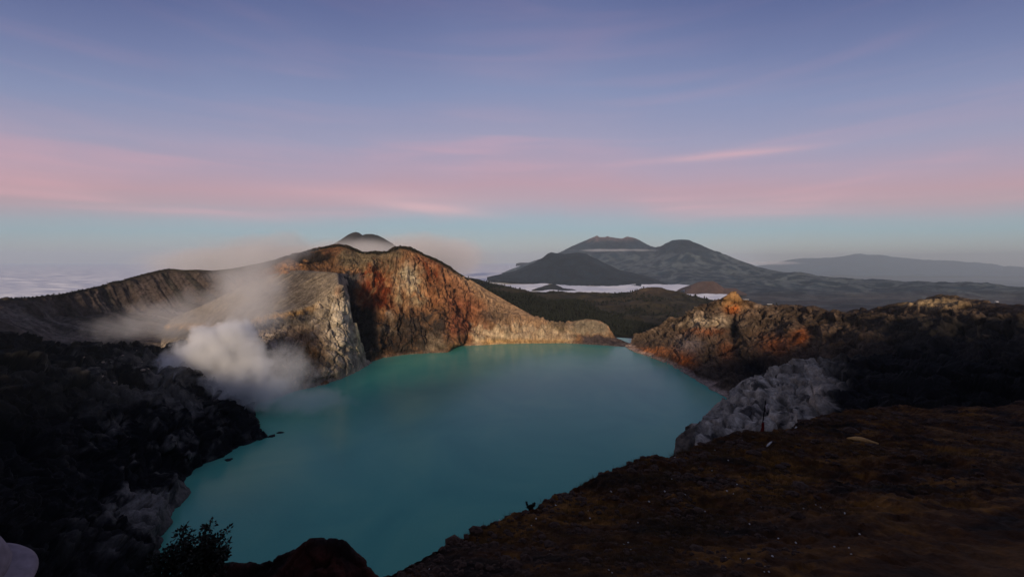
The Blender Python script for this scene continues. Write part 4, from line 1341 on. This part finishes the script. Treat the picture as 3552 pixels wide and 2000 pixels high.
def on_right(px, py):
    qx, qy = proj(G_right[200:352])
    k = np.argmin((qx - px) ** 2 + (qy - py) ** 2)
    return Vector(G_right[200:352].reshape(-1, 3)[k])


for i, (sx, sy, wd, lab) in enumerate([(2588, 1041, 11.5, 'long white shelter roof beside the ochre pinnacle'),
                                       (2665, 1048, 9.5, 'white shelter roof further right of the ochre pinnacle'),
                                       (3457, 1049, 3.4, 'tiny white shelter on the far right of the rim')]):
    q = on_right(sx, sy)
    rt_ = link('shelter', None, label=lab, cat='shelter')
    rt_.location = q
    hgt = 1.9
    bm = bmesh.new()
    for k in range(9):
        t_ = k / 8
        x = (t_ - 0.5) * wd
        dz_ = -0.25 * math.sin(t_ * math.pi * 3) ** 2
        for yy, zz_ in ((-1.3, hgt - 0.5), (0, hgt + 0.5), (1.3, hgt - 0.4)):
            bm.verts.new((x, yy, zz_ + dz_))
    bm.verts.ensure_lookup_table()
    for k in range(8):
        for j in range(2):
            a_ = k * 3 + j
            bm.faces.new([bm.verts[a_], bm.verts[a_ + 3], bm.verts[a_ + 4], bm.verts[a_ + 1]])
    g_ = bmesh.ops.solidify(bm, geom=bm.faces[:], thickness=0.06)
    bm_link('roof', bm, M_tarp, rt_, smooth=False)
    for sx_ in (-1, 1):
        for sy_ in (-1, 1):
            bm = bmesh.new()
            tube(bm, [(sx_ * wd * 0.46, sy_ * 1.2, -1.5), (sx_ * wd * 0.46, sy_ * 1.2, hgt - 0.35)], [0.07, 0.06], 6)
            bm_link('post', bm, M_post, rt_)

# ------------------------------------------------------------------ person standing close on the left, elbow in view
def skin_chain(name, verts, edges, radii, root_i, mat, parent=None, sub=2, post=None):
    me = bpy.data.meshes.new(name)
    me.from_pydata(verts, edges, [])
    o = bpy.data.objects.new(name, me)
    COL.objects.link(o)
    md = o.modifiers.new('skin', 'SKIN')
    for i, sv in enumerate(me.skin_vertices[0].data):
        r_ = radii[i]
        sv.radius = r_ if isinstance(r_, tuple) else (r_, r_)
        sv.use_root = (i == root_i)
    md.use_smooth_shade = True
    ms = o.modifiers.new('sub', 'SUBSURF')
    ms.levels = ms.render_levels = sub
    dg = bpy.context.evaluated_depsgraph_get()
    me2 = bpy.data.meshes.new_from_object(o.evaluated_get(dg))
    bpy.data.objects.remove(o)
    if post is not None:
        n_ = len(me2.vertices)
        co = np.empty(n_ * 3, np.float32)
        no = np.empty(n_ * 3, np.float32)
        me2.vertices.foreach_get('co', co)
        me2.vertex_normals.foreach_get('vector', no)
        co = post(co.reshape(-1, 3).astype(float), no.reshape(-1, 3).astype(float))
        me2.vertices.foreach_set('co', co.astype(np.float32).ravel())
        me2.update()
    me2.polygons.foreach_set('use_smooth', np.full(len(me2.polygons), True))
    me2.materials.clear()
    return link(name, me2, mat, parent)


gx, gy, gz = -1.088, 0.50, -1.567        # feet, relative to the camera
per = link('person', None, label='person in a pale lilac-grey jacket, bent elbow at the lower left edge', cat='person')
per.location = (gx, gy, CAMZ + gz)
H = [(0, 0, 0.92), (0, 0, 1.08), (0, 0, 1.26), (0, 0.01, 1.40), (0, 0.02, 1.48), (0, 0.04, 1.58), (0, 0.05, 1.68)]      # pelvis .. crown
hr = [0.13, 0.12, 0.135, 0.11, 0.055, 0.085, 0.075]
vv = list(H)
ee = [(i, i + 1) for i in range(6)]
rr_ = list(hr)
for s_ in (-1, 1):
    b0 = len(vv)
    if s_ > 0:
        arm = [(0.18, 0.0, 1.39), (0.335, 0.02, 1.17), (0.24, 0.16, 0.99), (0.20, 0.20, 0.93)]
    else:
        arm = [(-0.18, 0.0, 1.39), (-0.24, -0.02, 1.13), (-0.25, 0.05, 0.88), (-0.25, 0.07, 0.80)]
    leg = [(s_ * 0.09, 0.0, 0.86), (s_ * 0.10, 0.02, 0.48), (s_ * 0.10, -0.01, 0.09), (s_ * 0.11, 0.14, 0.04)]
    vv += arm + leg
    ee += [(3, b0), (b0, b0 + 1), (b0 + 1, b0 + 2), (b0 + 2, b0 + 3), (0, b0 + 4), (b0 + 4, b0 + 5), (b0 + 5, b0 + 6), (b0 + 6, b0 + 7)]
    rr_ += [0.06, 0.045, 0.032, 0.03, 0.085, 0.06, 0.045, 0.035]
M_skin = plain_mat('skin', (0.28, 0.16, 0.10), size=0.03, var=0.08, rough=0.6, bump=0.05)
skin_chain('body', vv, ee, rr_, 0, M_skin, per)
jv = [(0, 0, 0.80), (0, 0, 0.95), (0, 0, 1.10), (0, 0, 1.27), (0, 0.01, 1.41), (0, 0.015, 1.47),
      (0.18, 0, 1.39), (0.27, 0.012, 1.27), (0.345, 0.02, 1.165), (0.31, 0.09, 1.075), (0.25, 0.15, 0.995),
      (-0.18, 0, 1.39), (-0.215, -0.01, 1.25), (-0.25, -0.02, 1.12), (-0.255, 0.03, 0.98), (-0.25, 0.05, 0.88)]
je = [(0, 1), (1, 2), (2, 3), (3, 4), (4, 5), (4, 6), (6, 7), (7, 8), (8, 9), (9, 10), (4, 11), (11, 12), (12, 13), (13, 14), (14, 15)]
jr = [0.17, 0.165, 0.16, 0.17, 0.13, 0.075, 0.09, 0.074, 0.070, 0.064, 0.052, 0.095, 0.085, 0.075, 0.065, 0.055]


def folds(co, no):
    d_ = np.zeros(len(co))
    arm_ = sstep(0.17, 0.24, co[:, 0])
    k = co[:, 2] * 0.85 + co[:, 0] * 0.25
    cz = co[:, 2] - 1.128 + 0.55 * (co[:, 0] - 0.36)             # deep fold across the bend of the elbow, lesser ones beside it
    d_ -= arm_ * 0.022 * np.exp(-(cz / 0.007) ** 2)
    d_ += arm_ * 0.010 * np.exp(-((cz + 0.022) / 0.012) ** 2)
    d_ -= arm_ * 0.010 * np.exp(-((cz + 0.048 - 0.2 * (co[:, 0] - 0.36)) / 0.008) ** 2)
    d_ += arm_ * (0.004 * np.sin(k * 55 + 3 * np.sin(co[:, 1] * 20)) * np.exp(-((co[:, 2] - 1.10) / 0.09) ** 2))
    d_ += 0.007 * fbm(co[None], 0.10, 3, 701)[0]
    return co + no * d_[:, None]


M_jacket = plain_mat('lilac_grey_fleece', (0.25, 0.205, 0.225), size=0.012, var=0.18, bump=0.25, rough=0.95)
skin_chain('jacket', jv, je, jr, 1, M_jacket, per, sub=4, post=folds)
tv = [(0, 0, 0.95), (0.09, 0, 0.84), (0.10, 0.02, 0.48), (0.10, -0.01, 0.12), (-0.09, 0, 0.84), (-0.10, 0.02, 0.48), (-0.10, -0.01, 0.12)]
skin_chain('trousers', tv, [(0, 1), (1, 2), (2, 3), (0, 4), (4, 5), (5, 6)], [0.15, 0.10, 0.08, 0.07, 0.10, 0.08, 0.07], 0,
           plain_mat('dark_trousers', (0.02, 0.02, 0.025), size=0.02), per)
hv = [(0, 0.02, 1.52), (0, 0.0, 1.62), (0, 0.03, 1.71)]
skin_chain('hair', hv, [(0, 1), (1, 2)], [0.06, 0.088, 0.07], 1, plain_mat('black_hair', (0.01, 0.008, 0.007), size=0.01), per)

# ------------------------------------------------------------------ steam, mist and haze
def vol_box(name, lo, hi, label, step=1.0):
    lo, hi = Vector(lo), Vector(hi)
    bm = bmesh.new()
    bmesh.ops.create_cube(bm, size=1.0)
    for vt in bm.verts:
        vt.co = Vector([lo[i] + (vt.co[i] + 0.5) * (hi[i] - lo[i]) for i in range(3)])
    o = bm_link(name, bm, None, smooth=False, label=label, kind='stuff')
    return o


def steam_mat(name, blobs, density, color, noise_size, noise_amt, edge=0.25, detail=4.0, aniso=0.0, squash=1.0):
    """scattering vapour: soft ellipsoids (centre, radii, weight) torn by noise"""
    m = bpy.data.materials.new(name)
    m.use_nodes = True
    t = m.node_tree
    t.nodes.clear()
    out = N(t, 'ShaderNodeOutputMaterial')
    pv = N(t, 'ShaderNodeVolumePrincipled')
    pv.inputs['Color'].default_value = (*color, 1)
    pv.inputs['Anisotropy'].default_value = aniso
    geo = N(t, 'ShaderNodeNewGeometry')
    nz = N(t, 'ShaderNodeTexNoise')
    nz.inputs['Scale'].default_value = 1.0 / noise_size
    nz.inputs['Detail'].default_value = detail
    nz.inputs['Roughness'].default_value = 0.55
    nz.inputs['Distortion'].default_value = 0.4
    t.links.new(geo.outputs['Position'], nz.inputs['Vector'])
    tear = math_n(t, 'MULTIPLY', math_n(t, 'SUBTRACT', nz.outputs['Fac'], 0.5), noise_amt)
    total = None
    for c_, r_, w_ in blobs:
        sub = N(t, 'ShaderNodeVectorMath', operation='SUBTRACT')
        t.links.new(geo.outputs['Position'], sub.inputs[0])
        sub.inputs[1].default_value = c_
        dv = N(t, 'ShaderNodeVectorMath', operation='DIVIDE')
        t.links.new(sub.outputs[0], dv.inputs[0])
        dv.inputs[1].default_value = r_
        ln = N(t, 'ShaderNodeVectorMath', operation='LENGTH')
        t.links.new(dv.outputs[0], ln.inputs[0])
        v_ = math_n(t, 'ADD', math_n(t, 'SUBTRACT', 1.0, ln.outputs['Value']), tear)
        v_ = math_n(t, 'DIVIDE', v_, edge, clamp=True)
        v_ = math_n(t, 'MULTIPLY', v_, w_)
        total = v_ if total is None else math_n(t, 'MAXIMUM', total, v_)
    t.links.new(math_n(t, 'MULTIPLY', total, density), pv.inputs['Density'])
    t.links.new(pv.outputs[0], out.inputs['Volume'])
    return m


def blobs_px(lst):
    return [(V(px, py, Y), (rx, ry, rz), w_) for px, py, Y, rx, ry, rz, w_ in lst]


def blob_bounds(bl, pad=1.25):
    lo = [min(c[i] - r[i] * pad for c, r, w_ in bl) for i in range(3)]
    hi = [max(c[i] + r[i] * pad for c, r, w_ in bl) for i in range(3)]
    return lo, hi


core = blobs_px([
    (750, 1232, 560, 47, 40, 43, 1.0), (815, 1172, 565, 30, 30, 28, 1.0), (715, 1225, 555, 30, 30, 26, 0.9), (800, 1310, 560, 56, 40, 42, 0.9), (862, 1230, 562, 24, 26, 32, 0.4),
    (640, 1300, 545, 46, 36, 32, 0.40), (585, 1335, 540, 42, 34, 24, 0.2), (900, 1360, 560, 44, 36, 24, 0.30), (700, 1380, 540, 64, 36, 24, 0.22), (1050, 1390, 560, 66, 40, 18, 0.08), (980, 1290, 560, 44, 30, 40, 0.10)])
lo, hi = blob_bounds(core)
lo[2] = max(lo[2], 0.5)
o = vol_box('steam_plume', lo, hi, 'thick white steam billowing from the vent on the left shore')
o.data.materials.append(steam_mat('dense_steam', core, 0.16, (0.995, 0.996, 0.988), 24.0, 1.35, 0.42, 8.0))

veil = blobs_px([
    (870, 1090, 640, 50, 50, 40, 1.0), (900, 1020, 700, 60, 60, 45, 1.0), (860, 960, 760, 70, 60, 50, 0.9), (930, 900, 820, 60, 60, 50, 0.9), (980, 850, 860, 55, 60, 36, 0.8),
    (640, 1100, 700, 120, 70, 36, 0.6), (520, 1130, 700, 90, 60, 26, 0.5), (760, 1060, 720, 90, 70, 40, 0.5), (850, 870, 950, 90, 80, 40, 0.5)])
lo, hi = blob_bounds(veil)
o = vol_box('steam_veil', lo, hi, 'thin steam drifting up the ash fan and over the rim')
o.data.materials.append(steam_mat('thin_steam', veil, 0.012, (0.985, 0.97, 0.945), 55.0, 1.9, 0.6, 6.0))

mist = [(V(1270, 905, 2900), (800, 700, 150), 1.0), (V(1000, 915, 2900), (900, 700, 130), 0.8)]
lo, hi = blob_bounds(mist, 1.2)
o = vol_box('mist_bank', lo, hi, 'pale warm mist lying behind the red hill')
o.data.materials.append(steam_mat('warm_mist', mist, 0.0048, (0.985, 0.945, 0.88), 300.0, 1.0, 0.9))
mist = [(V(1440, 900, 7200), (1350, 1200, 460), 1.0), (V(1000, 915, 7200), (2400, 1200, 330), 0.7), (V(1600, 890, 11500), (700, 700, 520), 0.7)]
lo, hi = blob_bounds(mist, 1.2)
o = vol_box('mist_sheet', lo, hi, 'cream mist rising behind the mountain with two humps')
o.data.materials.append(steam_mat('cream_mist', mist, 0.0030, (0.985, 0.93, 0.85), 900.0, 1.0, 1.0))

for nm, ctr, rad, den, lab in [
        ('cloud_band', V(2140, 868, 13800), (1500, 500, 55), 0.0022, 'thin cloud band across the left volcano below its summit'),
        ('cloud_streak', V(2660, 912, 30000), (2600, 900, 150), 0.0016, 'small flat white cloud left of the far blue range')]:
    bl_ = [(ctr, rad, 1.0)]
    lo, hi = blob_bounds(bl_, 1.25)
    o = vol_box(nm, lo, hi, lab)
    o.data.materials.append(steam_mat(nm + '_vapour', bl_, den, (0.98, 0.95, 0.92), rad[2] * 9, 1.0, 1.0))

hz = vol_box('haze', (-78000, -20000, -1310), (78000, 78000, CAMZ + 1150), 'blue dawn haze over the whole landscape')
m = bpy.data.materials.new('haze_air')
m.use_nodes = True
t = m.node_tree
t.nodes.clear()
out = N(t, 'ShaderNodeOutputMaterial')
pv = N(t, 'ShaderNodeVolumePrincipled')
pv.inputs['Color'].default_value = (0.66, 0.76, 0.83, 1)
pv.inputs['Density'].default_value = 2.0e-5
t.links.new(pv.outputs[0], out.inputs['Volume'])
hz.data.materials.append(m)
